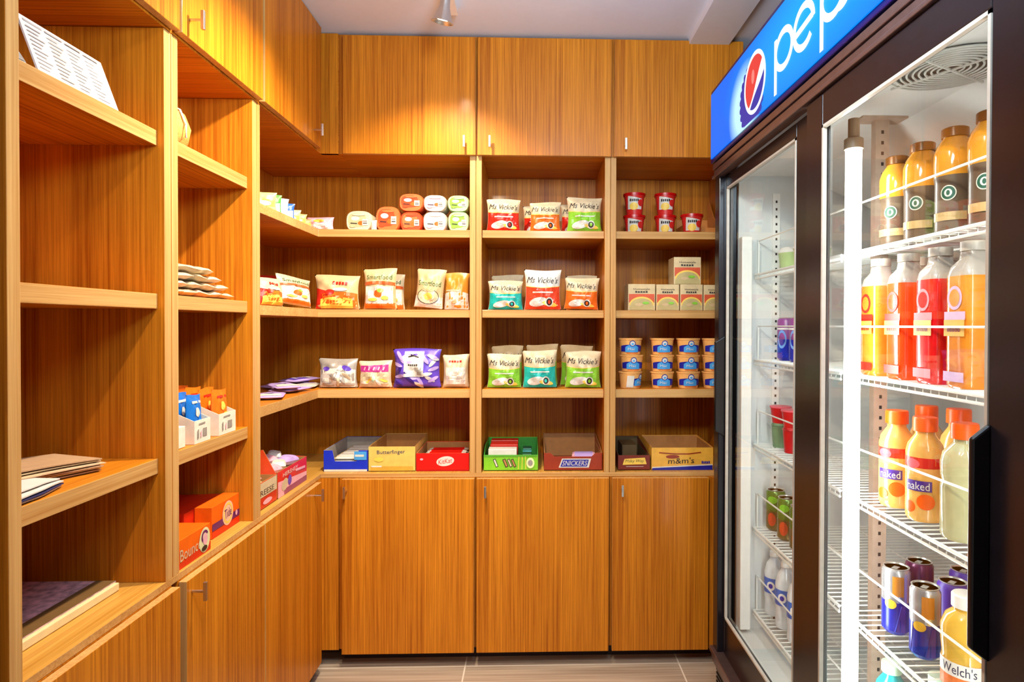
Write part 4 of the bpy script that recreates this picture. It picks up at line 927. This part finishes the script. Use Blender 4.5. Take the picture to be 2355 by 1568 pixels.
def bars(label0, root_x, Y0_, w_, d_, z0, n, col, col2, lay=2, rz=0.0, grp='wrapped candy bars in the open boxes', nm='candy_bar', k0=0, dzl=0.0135):
    k = k0
    for l_ in range(lay):
        for i in range(n):
            y = Y0_+d_*(i+0.5)/n
            b = MB(); L_ = w_; hw = d_/n*0.44; th = 0.006
            b.v = []; nn = 10
            for sx_ in range(nn+1):
                x = -L_/2+L_*sx_/nn; s_ = 1 if 0 < sx_ < nn else 1.0; tt = th if 0 < sx_ < nn else 0.0008
                for a in range(8):
                    g = 2*math.pi*a/8; b.v.append((x, hw*math.cos(g), th+tt*math.sin(g)))
            for sx_ in range(nn):
                for a in range(8): b.f.append([sx_*8+a, sx_*8+(a+1) % 8, (sx_+1)*8+(a+1) % 8, (sx_+1)*8+a]); b.mi.append(1 if sx_ in (0, nn-1) else 0)
            o = b.build(nm, [col, col2], None, loc=(root_x+random.uniform(-.003, .003), y, z0+l_*dzl), rz=rz+random.uniform(-0.05, 0.05), smooth=True)
            tag(o, '%s, %s layer, %s in' % (label0, ('lowest', 'second', 'third', 'fourth')[l_], ('first', 'second', 'third', 'fourth', 'fifth', 'sixth', 'seventh', 'eighth')[i]), 'candy bar', grp)
lab_blue = S('box_blue', 14, 50, 200, 0.35); boardg = S('grey_board', 176, 164, 150, 0.6); btf = S('butter_yellow', 226, 192, 96, 0.4); kkr = S('kit_red', 224, 20, 12, 0.35); snb = S('cocoa_red', 150, 50, 20, 0.4)
lgr = S('gum_green', 130, 200, 40, 0.4); boardt = S('tan_board', 176, 122, 66, 0.6); mmy = S('peanut_yellow', 236, 176, 62, 0.4)
YF = 2.436
def k1(w, h):
    d = Dec(); d.grid(-w*.49, w*.49, 0, h*.10, whitef); d.grid(w*.16, w*.42, h*.66, h*.78, whitef); d.grid(w*.20, w*.48, h*.55, h*.95, mcc, n=4, k=4); d.grid(w*.22, w*.42, h*.70, h*.80, whitef); return d
xa, xb = bx(744, YF), bx(845, YF)
ctray('candy_box', 'blue open candy box with notched front and white wrapped bars', xa, xb, YF, 0.30, 0.081, 0.082, lab_blue, boardg, k1, 0.042)
xm = (xa+xb)/2
bars('white candy bar in the blue box', xm, YF+0.006, 0.10, 0.27, ZC+0.003, 6, whitef, kraft, 4, grp='white wrapped bars in the blue box', dzl=0.0128)
def k2(w, h):
    d = Dec(); d.text('Butterfinger', -w*.02, h*.76, w*.60, h*.20, S('navy_print', 40, 50, 96, 0.4), rot=0.03); d.grid(-w*.46, w*.46, 0.002, h*.20, S('gold_print', 206, 160, 60, 0.4)); d.grid(-w*.44, -w*.22, h*.17, h*.23, whitef); d.ell(-w*.28, h*.48, w*.1, h*.09, yel); return d
xa, xb = bx(847, YF)+0.001, bx(955, YF)
ctray('candy_box', 'yellow open candy box with a deep blue brand name', xa, xb, YF, 0.29, 0.095, 0.097, btf, boardt, k2, slope=False)
def k3(w, h):
    d = Dec(); d.ell(w*.05, h*.55, w*.17, h*.27, whitef, rot=0.15); d.text('KitKat', w*.05, h*.55, w*.26, h*.26, kkr, rot=0.15, shear=0.2); d.ell(-w*.40, h*.66, w*.03, h*.06, pinkf); d.grid(-w*.49, w*.49, 0, h*.08, S('deep_red', 170, 8, 10, 0.4)); return d
xa, xb = bx(957, YF)+0.001, bx(1079, YF)
ctray('candy_box', 'red open candy box with a white oval logo', xa, xb, YF, 0.235, 0.069, 0.072, kkr, boardt, k3)
bars('red wafer bar in the red box', (xa+xb)/2, YF+0.006, 0.16, 0.21, ZC+0.003, 5, kkr, whitef, 4, grp='red wrapped bars in the red box', dzl=0.0128)
def k4(w, h):
    d = Dec()
    for cx, ww, c_ in ((-.28, .05, whitef), (-.10, .06, boardt), (-.02, .05, cream), (.05, .05, boardt)):
        d.strip([((cx-.03)*w, h*.74), ((cx+.03)*w, h*.24)], ww*w, ink); d.strip([((cx-.025)*w, h*.70), ((cx+.025)*w, h*.28)], ww*w*.55, c_)
    for k in range(6): d.strip([((.12+.03*k)*w, h*.9), ((.10+.035*k)*w, h*.1)], w*.012, yel if k % 2 else grnf)
    d.ell(w*.36, h*.50, w*.075, h*.34, S('pale_lime2', 224, 236, 170, 0.4)); d.ell(w*.36, h*.5, w*.045, h*.2, silv); d.grid(-w*.49, w*.49, h*.92, h, S('leaf_green2', 80, 160, 50, 0.4)); return d
xa, xb = bx(1113, YF), bx(1238, YF)
ctray('gum_box', 'lime green open gum box in the middle bay', xa, xb, YF, 0.26, 0.061, 0.085, lgr, S('mid_green', 60, 150, 60, 0.4), k4, slope=False)
xm = (xa+xb)/2
for k, (dx, yy, c_, lb) in enumerate(((-0.033, 0.012, whitef, 'white carton of gum lying at the front of the green box'), (-0.03, 0.075, redf, 'red and white gum packs in the green box'), (-0.03, 0.135, redf, 'red gum packs further back in the green box'))):
    o = MB().box(-0.055, 0.055, 0, 0.052, 0, 0.078+0.006*k).build('gum_pack', c_, None, loc=(xm+dx, YF+yy, ZC+0.0030), bev=0.002); tag(o, lb, 'gum pack', 'gum packs in the green box')
for k in range(3):
    o = MB().box(-0.018, 0.018, 0, 0.05, 0, 0.055).build('gum_pack', [S('dark_green_pack', 20, 90, 60, 0.4), tealm, S('dark_green_pack', 20, 90, 60, 0.4)][k], None, loc=(xm+0.062, YF+0.03+k*0.06, ZC+0.003), bev=0.002)
    tag(o, ['green gum pack at the front right of the green box', 'teal gum pack in the middle right of the green box', 'green gum pack at the back right of the green box'][k], 'gum pack', 'gum packs in the green box')
def k5(w, h):
    d = Dec(); d.poly([(-w*.25, h*.16), (w*.27, h*.16), (w*.31, h*.68), (-w*.19, h*.68)], whitef); d.poly([(-w*.22, h*.22), (w*.24, h*.22), (w*.27, h*.62), (-w*.175, h*.62)], S('snick_blue', 44, 50, 160, 0.4))
    d.text('SNICKERS', w*.03, h*.42, w*.42, h*.28, whitef, shear=0.25); return d
xa, xb = bx(1252, YF), bx(1386, YF)
ctray('candy_box', 'brown open candy box with a slanted blue and white name', xa, xb, YF, 0.27, 0.068, 0.100, snb, boardt, k5, 0.014, nw=0.78)
bars('lilac candy bar in the brown box', (xa+xb)/2+0.045, YF+0.008, 0.09, 0.10, ZC+0.003, 3, lilf, pinkf, 4, grp='lilac wrapped bars in the brown box')
def k6(w, h):
    d = Dec(); d.poly([(-w*.36, h*.36), (w*.40, h*.40), (w*.34, h*.84), (-w*.30, h*.76)], yel); d.text('Milky Way', w*.02, h*.59, w*.58, h*.26, S('milky_green', 40, 70, 30, 0.4), shear=0.2, rot=0.02); d.strip([(-w*.25, h*.25), (w*.3, h*.25)], h*.03, whitef); return d
xa, xb = bx(1423, YF), bx(1496, YF)
ctray('candy_box', 'narrow dark red-brown candy box with curled corners, beside the upright', xa, xb, YF, 0.28, 0.058, 0.085, S('maroon_board', 120, 32, 12, 0.4), S('dull_olive', 96, 74, 40, 0.6), k6)
b = MB().box(-0.03, 0.03, 0, 0.12, 0, 0.072); tag(b.build('candy_carton', S('dull_olive', 96, 74, 40, 0.6), None, loc=((xa+xb)/2, YF+0.12, ZC+0.0030), bev=0.001), 'dull olive carton standing inside the narrow dark box', 'box')
def k7(w, h):
    d = Dec(); d.grid(-w*.49, w*.49, 0, h*.16, S('mm_blue', 26, 30, 150, 0.4), tf=lambda u: h*.06*u); d.grid(-w*.49, w*.49, h*.15, h*.20, whitef, tf=lambda u: h*.06*u, bf=lambda u: h*.06*u)
    d.strip([(-w*.38, h*.78), (-w*.1, h*.72), (w*.1, h*.72), (w*.30, h*.79)], h*.05, snb); d.text("m&m's", -w*.02, h*.42, w*.42, h*.26, ink, shear=0.1, rot=0.03); d.ell(-w*.16, h*.60, w*.11, h*.08, snb); d.smudge(w*.38, h*.34, w*.14, h*.13, S('mm_blue', 26, 30, 150, 0.4)); return d
xa, xb = bx(1500, YF), bx(1642, YF)
ctray('candy_box', 'wide yellow candy box with a blue base stripe, beside the cooler', xa, xb, YF, 0.24, 0.087, 0.095, mmy, boardt, k7)
# ---- red boxes on the left run of the worktop
R90 = math.pi/2
xf = -0.822
y0_, y1_ = 1.882, ly(636, xf)-0.001
def k8(w, h):
    d = Dec(); d.grid(-w*.48, w*.48, h*.02, h*.42, redf); d.grid(-w*.48, w*.48, h*.44, h*.98, cream); d.text('REESE', w*.05, h*.60, w*.6, h*.20, ink); d.ell(w*.05, h*.22, w*.2, h*.10, pinkf); return d
r = ctray('candy_box', 'red and cream display box with a raised header, beside the left upright', 0, y1_-y0_, 0, 0.16, 0.083, 0.16, S('orange_red_board', 226, 74, 30, 0.4), boardt, k8, rz=R90, loc=(xf, (y0_+y1_)/2, ZC), slope=False)
d = Dec(); w_ = y1_-y0_; d.grid(-w_*.42, w_*.42, 0.11, 0.150, snb); d.text('V', w_*.1, 0.135, w_*.2, 0.03, whitef); d.grid(-w_*.42, w_*.42, 0.098, 0.108, pinkf); d.build('header_print', r, flat(0.1575))
for k in range(5):
    packet('candy_packet', ['tan candy packet at the front of the raised-header box', 'pink candy packet in the raised-header box', 'gold candy packet in the raised-header box', 'white candy packet in the raised-header box', 'tan candy packet at the back of the raised-header box'][k], 'packet', 'packets in the raised-header box',
           (xf-0.03-0.022*k, (y0_+y1_)/2, ZC+0.052+0.018*k), R90, 0.11, 0.032, 0.018, [kraft, pinkf, goldf, whitef, kraft][k], None, 0.2, 0, k)
for k in range(2):
    o = MB().box(-0.055, 0.055, 0, 0.125, 0, 0.018).build('candy_carton', [snb, kraft][k], None, loc=(xf-0.012, (y0_+y1_)/2, ZC+0.003+k*0.0195), rz=R90, bev=0.001); tag(o, ['brown carton flat in the raised-header box', 'beige carton flat in the raised-header box'][k], 'box', 'cartons in the raised-header box')
y0_, y1_ = ly(637, xf)+0.001, ly(704.5, xf)
def k9(w, h):
    d = Dec(); d.grid(-w*.49, w*.49, 0, h*.50, pinkf, tf=lambda u: -h*.12*u); d.grid(-w*.3, w*.49, 0, h*.22, S('plum_print', 150, 70, 110, 0.4)); d.ell(-w*.28, h*.40, w*.10, h*.22, cream, rot=0.3); d.ell(-w*.12, h*.46, w*.06, h*.2, purf); d.strip([(w*.08, h*.7), (w*.42, h*.62)], h*.10, pinkf); d.text('HERSHEY', -w*.1, h*.80, w*.5, h*.16, whitef); return d
ctray('candy_box', 'red open candy box full of mixed packets on the left run', 0, y1_-y0_, 0, 0.19, 0.085, 0.088, kkr, S('olive_board', 150, 116, 60, 0.6), k9, rz=R90, loc=(xf, (y0_+y1_)/2, ZC), slope=False)
ym = (y0_+y1_)/2
o = MB().box(-0.115, 0.115, 0, 0.175, 0, 0.060).build('candy_carton', kraft, None, loc=(xf-0.008, ym, ZC+0.003), rz=R90, bev=0.001); tag(o, 'beige carton filling the bottom of the mixed packet box', 'box')
for k in range(8):
    packet('candy_packet', ['pink', 'white', 'lilac', 'cream', 'pink and white', 'pale', 'rose', 'beige'][k]+' candy packet heaped in the mixed red box, '+['front', 'front', 'middle', 'middle', 'middle', 'back', 'back', 'back'][k], 'packet', 'packets heaped in the mixed red box',
           (xf-0.05-0.045*(k//3), ym-0.075+0.075*(k % 3), ZC+0.068+0.016*(k//3)), R90+0.35*((k % 2)*2-1), 0.075, 0.048, 0.030, [pinkf, whitef, lilf, cream, pinkf, whitef, S('rose_foil', 226, 120, 130, 0.4), kraft][k], None, 0.1, 0.05, k)
# ---- detergent boxes
ti = S('detergent_orange', 240, 100, 12, 0.4); tid = S('detergent_red', 214, 40, 10, 0.4); band = S('violet_band', 100, 30, 100, 0.4)
def tide(label, ya, yb, xfr, zb, h, dep, decf, mm=ti, name='detergent_box', grp='orange laundry boxes'):
    r = thing(name, label, 'box', (xfr, (ya+yb)/2, zb), R90, grp); w_ = yb-ya; MB().box(-w_/2, w_/2, 0, dep, 0, h).build('carton', mm, r, bev=0.001)
    if decf: decf(w_, h).build('printed_front', r, flat(0))
    return r
def t1(w, h):
    d = Dec(); d.grid(-w*.5, w*.5, 0, h*.22, tid); d.grid(-w*.5, w*.5, h*.24, h*.46, band); d.ell(w*.05, h*.55, w*.20, h*.40, S('ring_pink', 246, 190, 160, 0.4)); d.ell(w*.05, h*.55, w*.165, h*.34, yel, inner=0.8, rings=1); d.text('Tide', w*.05, h*.56, w*.25, h*.30, band, rot=0.1); d.ell(w*.36, h*.40, w*.04, h*.09, pinkf); return d
def t2(w, h):
    d = Dec(); d.grid(-w*.5, w*.5, 0, h*.26, tid, tf=lambda u: h*.06*u); d.text('Bounce', -w*.12, h*.46, w*.62, h*.42, cream, rot=0.02); d.ell(w*.30, h*.50, w*.17, h*.46, S('cream_green', 224, 222, 170, 0.4), rot=-0.1); d.ell(w*.30, h*.62, w*.11, h*.24, band, inner=0.6, rings=1, a0=20, a1=230); d.ell(w*.31, h*.52, w*.07, h*.22, pinkf); d.ell(w*.28, h*.20, w*.09, h*.10, ink); return d
tide('orange dryer sheet box with a large oval emblem, nearest the front', 1.455, 1.602, -0.808, ZC, 0.066, 0.115, t2)
ya, yb = 1.670, 1.822
tide('orange detergent box with a round emblem and violet band', ya, yb, -0.838, ZC, 0.083, 0.045, t1)
for k, t in enumerate(('first', 'second', 'third', 'last')):
    tide('%s plain red-orange laundry box behind the round-emblem one' % t, 1.625, 1.822, -0.885-0.047*k, ZC, 0.080-0.001*k, 0.045, None, tid)
# ---- soap pouches in white trays
trayw = S('white_tray', 240, 226, 206, 0.45); lbs = S('sky_pouch', 20, 110, 200, 0.3); orz = S('orange_pouch', 244, 110, 20, 0.35)
def wtray(label, ya, yb, xfr, col, plab):
    r = thing('display_tray', label, 'tray', (xfr, (ya+yb)/2, ZA3), R90, 'white display trays on the left shelf'); w_ = yb-ya; w2 = w_/2; t = 0.0018; D = 0.20; b = MB()
    b.box(-w2, w2, 0, D, 0, t).box(-w2, w2, 0, t, t, 0.056)
    for s_ in (0, 1):
        a = (-w2, -w2+t) if not s_ else (w2-t, w2); b.prism([(t, t), (D, t), (D, 0.13), (0.10, 0.10), (t, 0.056)], a[0], a[1], axis=0)
    b.build('carton', trayw, r)
    d = Dec(); d.strip([(-w2*.5, 0.046), (w2*.3, 0.047)], 0.004, silv); d.grid(w2*.0, w2*.5, 0.014, 0.034, silv, n=3, k=3); d.strip([(-w2*.6, 0.034), (-w2*.6, 0.012)], 0.006, silv); d.strip([(-w2*.25, 0.03), (-w2*.25, 0.014)], 0.005, pinkf); d.build('printed_front', r, flat(0))
    for k in range(5):
        X = xfr-0.012-0.034*k; Ym = (ya+yb)/2; hh = 0.115+0.003*k
        q = Dec(); ww = w_*0.86; q.ell(0, hh*.62, ww*.16, hh*.10, whitef if col is lbs else yel); q.strip([(-ww*.3, hh*.84), (ww*.3, hh*.84)], hh*.05, whitef if col is lbs else redf); q.ell(ww*.1, hh*.35, ww*.22, hh*.12, mcc if col is lbs else yel, rot=0.4)
        bag('soap_pouch', '%s, %s in its tray' % (plab, ('frontmost', 'second', 'third', 'fourth', 'rearmost')[k]), 'pouch', plab+'es', (X-0.011, Ym, ZA3+0.0022), R90, ww, hh, 0.024, col, q, 0.0, 0, 90+k, None, 0.02)
wtray('white display tray holding blue pouches', 1.549, 1.624, -0.818, lbs, 'blue travel soap pouch')
wtray('white display tray holding orange pouches', 1.668, 1.760, -0.818, orz, 'orange travel soap pouch')
tag(MB().box(-0.032, 0.032, 0, 0.10, 0, 0.05).build('small_carton', trayw, None, loc=(-0.825, 1.490, ZA3), rz=R90, bev=0.001), 'small white carton beside the blue pouch tray, near the upright', 'box')
# ---- white packets on the middle left shelf
rnd = random.Random(3)
lay = [(1.50, 0), (1.56, 0), (1.622, 0), (1.685, 0), (1.748, 0), (1.52, 1), (1.583, 1), (1.648, 1), (1.712, 1), (1.53, 2), (1.60, 2), (1.668, 2), (1.555, 3), (1.62, 3)]
wh = ('by the near upright', 'second along', 'in the middle', 'fourth along', 'at the far end')
cnt = {}
for k, (y, l_) in enumerate(lay):
    n_ = cnt.get(l_, 0); cnt[l_] = n_+1
    packet('paper_packet', 'white-beige packet in the %s layer of the heap, %s' % (('lowest', 'second', 'third', 'top')[l_], wh[n_]), 'packet', 'white packets heaped on the left shelf', (-0.875+0.004*l_, y, ZA2+0.001+l_*0.0192), rnd.uniform(-0.3, 0.3), 0.09, 0.060, 0.018,
           [cream, S('ivory_paper', 214, 194, 152, 0.5), S('blush_paper', 232, 192, 156, 0.5)][k % 3], (lambda w, h: Dec().grid(-w*.3, w*.3, h*.3, h*.5, kraft)) if k % 2 else None, rnd.uniform(-0.09, 0.09), 0, k)
# ---- tan sack
r = thing('sack', 'rounded tan sack tied with cord, half hidden by the upright', 'sack', (-0.902, 1.548, ZA1))
MB().lathe([(0.001, 0), (0.045, 0.002), (0.064, 0.022), (0.070, 0.055), (0.058, 0.088), (0.030, 0.104), (0.024, 0.110), (0.034, 0.126), (0.030, 0.129), (0.001, 0.120)], 0, 0, 28).build('cloth', mat('burlap_tan', srgb(208, 150, 70), 0.8, 0, 0.25, 120, bump=0.4), r, smooth=True)
MB().tube([(0.027*math.cos(a/12*6.283), 0.027*math.sin(a/12*6.283), 0.109) for a in range(12)], 0.003, 6, closed=True).tube([(0.027, 0.0, 0.109), (0.058, -0.01, 0.092), (0.074, -0.012, 0.055), (0.072, -0.01, 0.025)], 0.0025, 6).build('cord', whitef, r, smooth=True)
# ---- papers of the nearest bay
paper = S('paper_white', 214, 208, 202, 0.6, var=0.02); pink_p = S('paper_greyline', 168, 160, 156, 0.6)
ya, yb = 1.082, 1.286
r = thing('price_list', 'white printed price list card leaning on the top shelf', 'card', (-0.8245, (ya+yb)/2, ZA1+0.0012), 0, None, rot=(math.radians(-20), 0, R90)); w2 = (yb-ya)/2
MB().box(-w2, w2, 0, 0.003, 0, 0.104).build('card', paper, r)
d = Dec()
for c_ in range(4):
    x0 = -w2+0.008+c_*0.047
    d.grid(x0, x0+0.041, 0.094, 0.098, pink_p, n=1, k=1)
    for k in range(10): d.grid(x0, x0+0.022+0.018*((k*7+c_*3) % 5)/5, 0.010+k*0.0082, 0.0125+k*0.0082, pink_p, n=1, k=1)
d.build('printed_text', r, flat(0))
r = thing('folded_leaflet', 'orange and white folded leaflet lying left of the price list', 'leaflet', (-0.834, 1.052, ZA1+0.002), 0, None, rot=(math.radians(-32), 0, R90))
MB().box(-0.024, 0.024, 0, 0.003, 0, 0.085).build('sheet', paper, r); q = Dec(); q.grid(-0.022, 0.022, 0.045, 0.065, orgf, n=2, k=2); q.grid(-0.022, 0.022, 0.012, 0.028, silv, n=2, k=2); q.build('printed_text', r, flat(0))
def sheaf(label, xs, y0, y1, z, n, base, mats, seed, nm='newspaper'):
    rn = random.Random(seed); r = thing(nm, label, 'paper', ((xs[0]+xs[1])/2, (y0+y1)/2, z)); b = MB(); w_ = xs[1]-xs[0]; l_ = y1-y0
    for k in range(n):
        a = rn.uniform(-.06, .06); nn = 8; vs = []; fs = []; zz = 0.0012+k*0.0042
        sh = rn.uniform(-.012, .012)
        for t in (0, 0.0022):
            for j in range(nn+1):
                for i in range(2):
                    y = -l_/2+l_*j/nn; x = (-w_/2 if i == 0 else w_/2-(0.5*w_*max(0, j/nn-0.45) if base else 0)+sh)
                    zc = zz+t+(0.006*math.sin(j/nn*3.14)*k/n)
                    vs.append((x*math.cos(a)-y*math.sin(a), x*math.sin(a)+y*math.cos(a), zc))
        m_ = (nn+1)*2
        for j in range(nn):
            q = j*2; fs.append((q, q+1, q+3, q+2)); fs.append((m_+q, m_+q+2, m_+q+3, m_+q+1)); fs.append((q, q+2, m_+q+2, m_+q)); fs.append((q+1, m_+q+1, m_+q+3, q+3))
        fs += [(0, m_, m_+1, 1), (2*nn, 2*nn+1, m_+2*nn+1, m_+2*nn)]
        b.add(vs, fs, k % len(mats))
    b.build('sheets', mats, r); return r
sheaf('loose sheaf of beige papers at the back of the lowest left shelf', (-1.035, -0.895), 1.03, 1.31, ZA3, 6, False, [S('newsprint', 206, 176, 140, 0.7), cream, S('newsprint2', 176, 140, 104, 0.7)], 4).rotation_euler = (0, 0, -0.35)
sheaf('white papers with a dark blue edge at the front of the lowest left shelf', (-0.893, -0.828), 1.02, 1.150, ZA3, 4, True, [paper, S('navy_paper', 50, 50, 100, 0.6), paper], 5)
r = thing('catalogue', 'thick mauve-covered catalogue with cream page edges on the worktop', 'book', (-0.99, 1.19, ZC))
MB().box(-0.115, 0.117, -0.172, 0.166, 0.0, 0.017).build('pages', S('page_cream', 232, 214, 160, 0.6, var=0.05), r, bev=0.002)
cm = mat('mauve_mottled_cover', srgb(205, 165, 170), 0.6, 0, 0.45, 60)
MB().box(-0.117, 0.109, -0.174, 0.167, 0.0175, 0.0195).build('cover', cm, r)
MB().box(0.068, 0.109, -0.174, 0.167, 0.0197, 0.0202).build('cover_border', S('cover_brown', 110, 80, 40, 0.6), r)
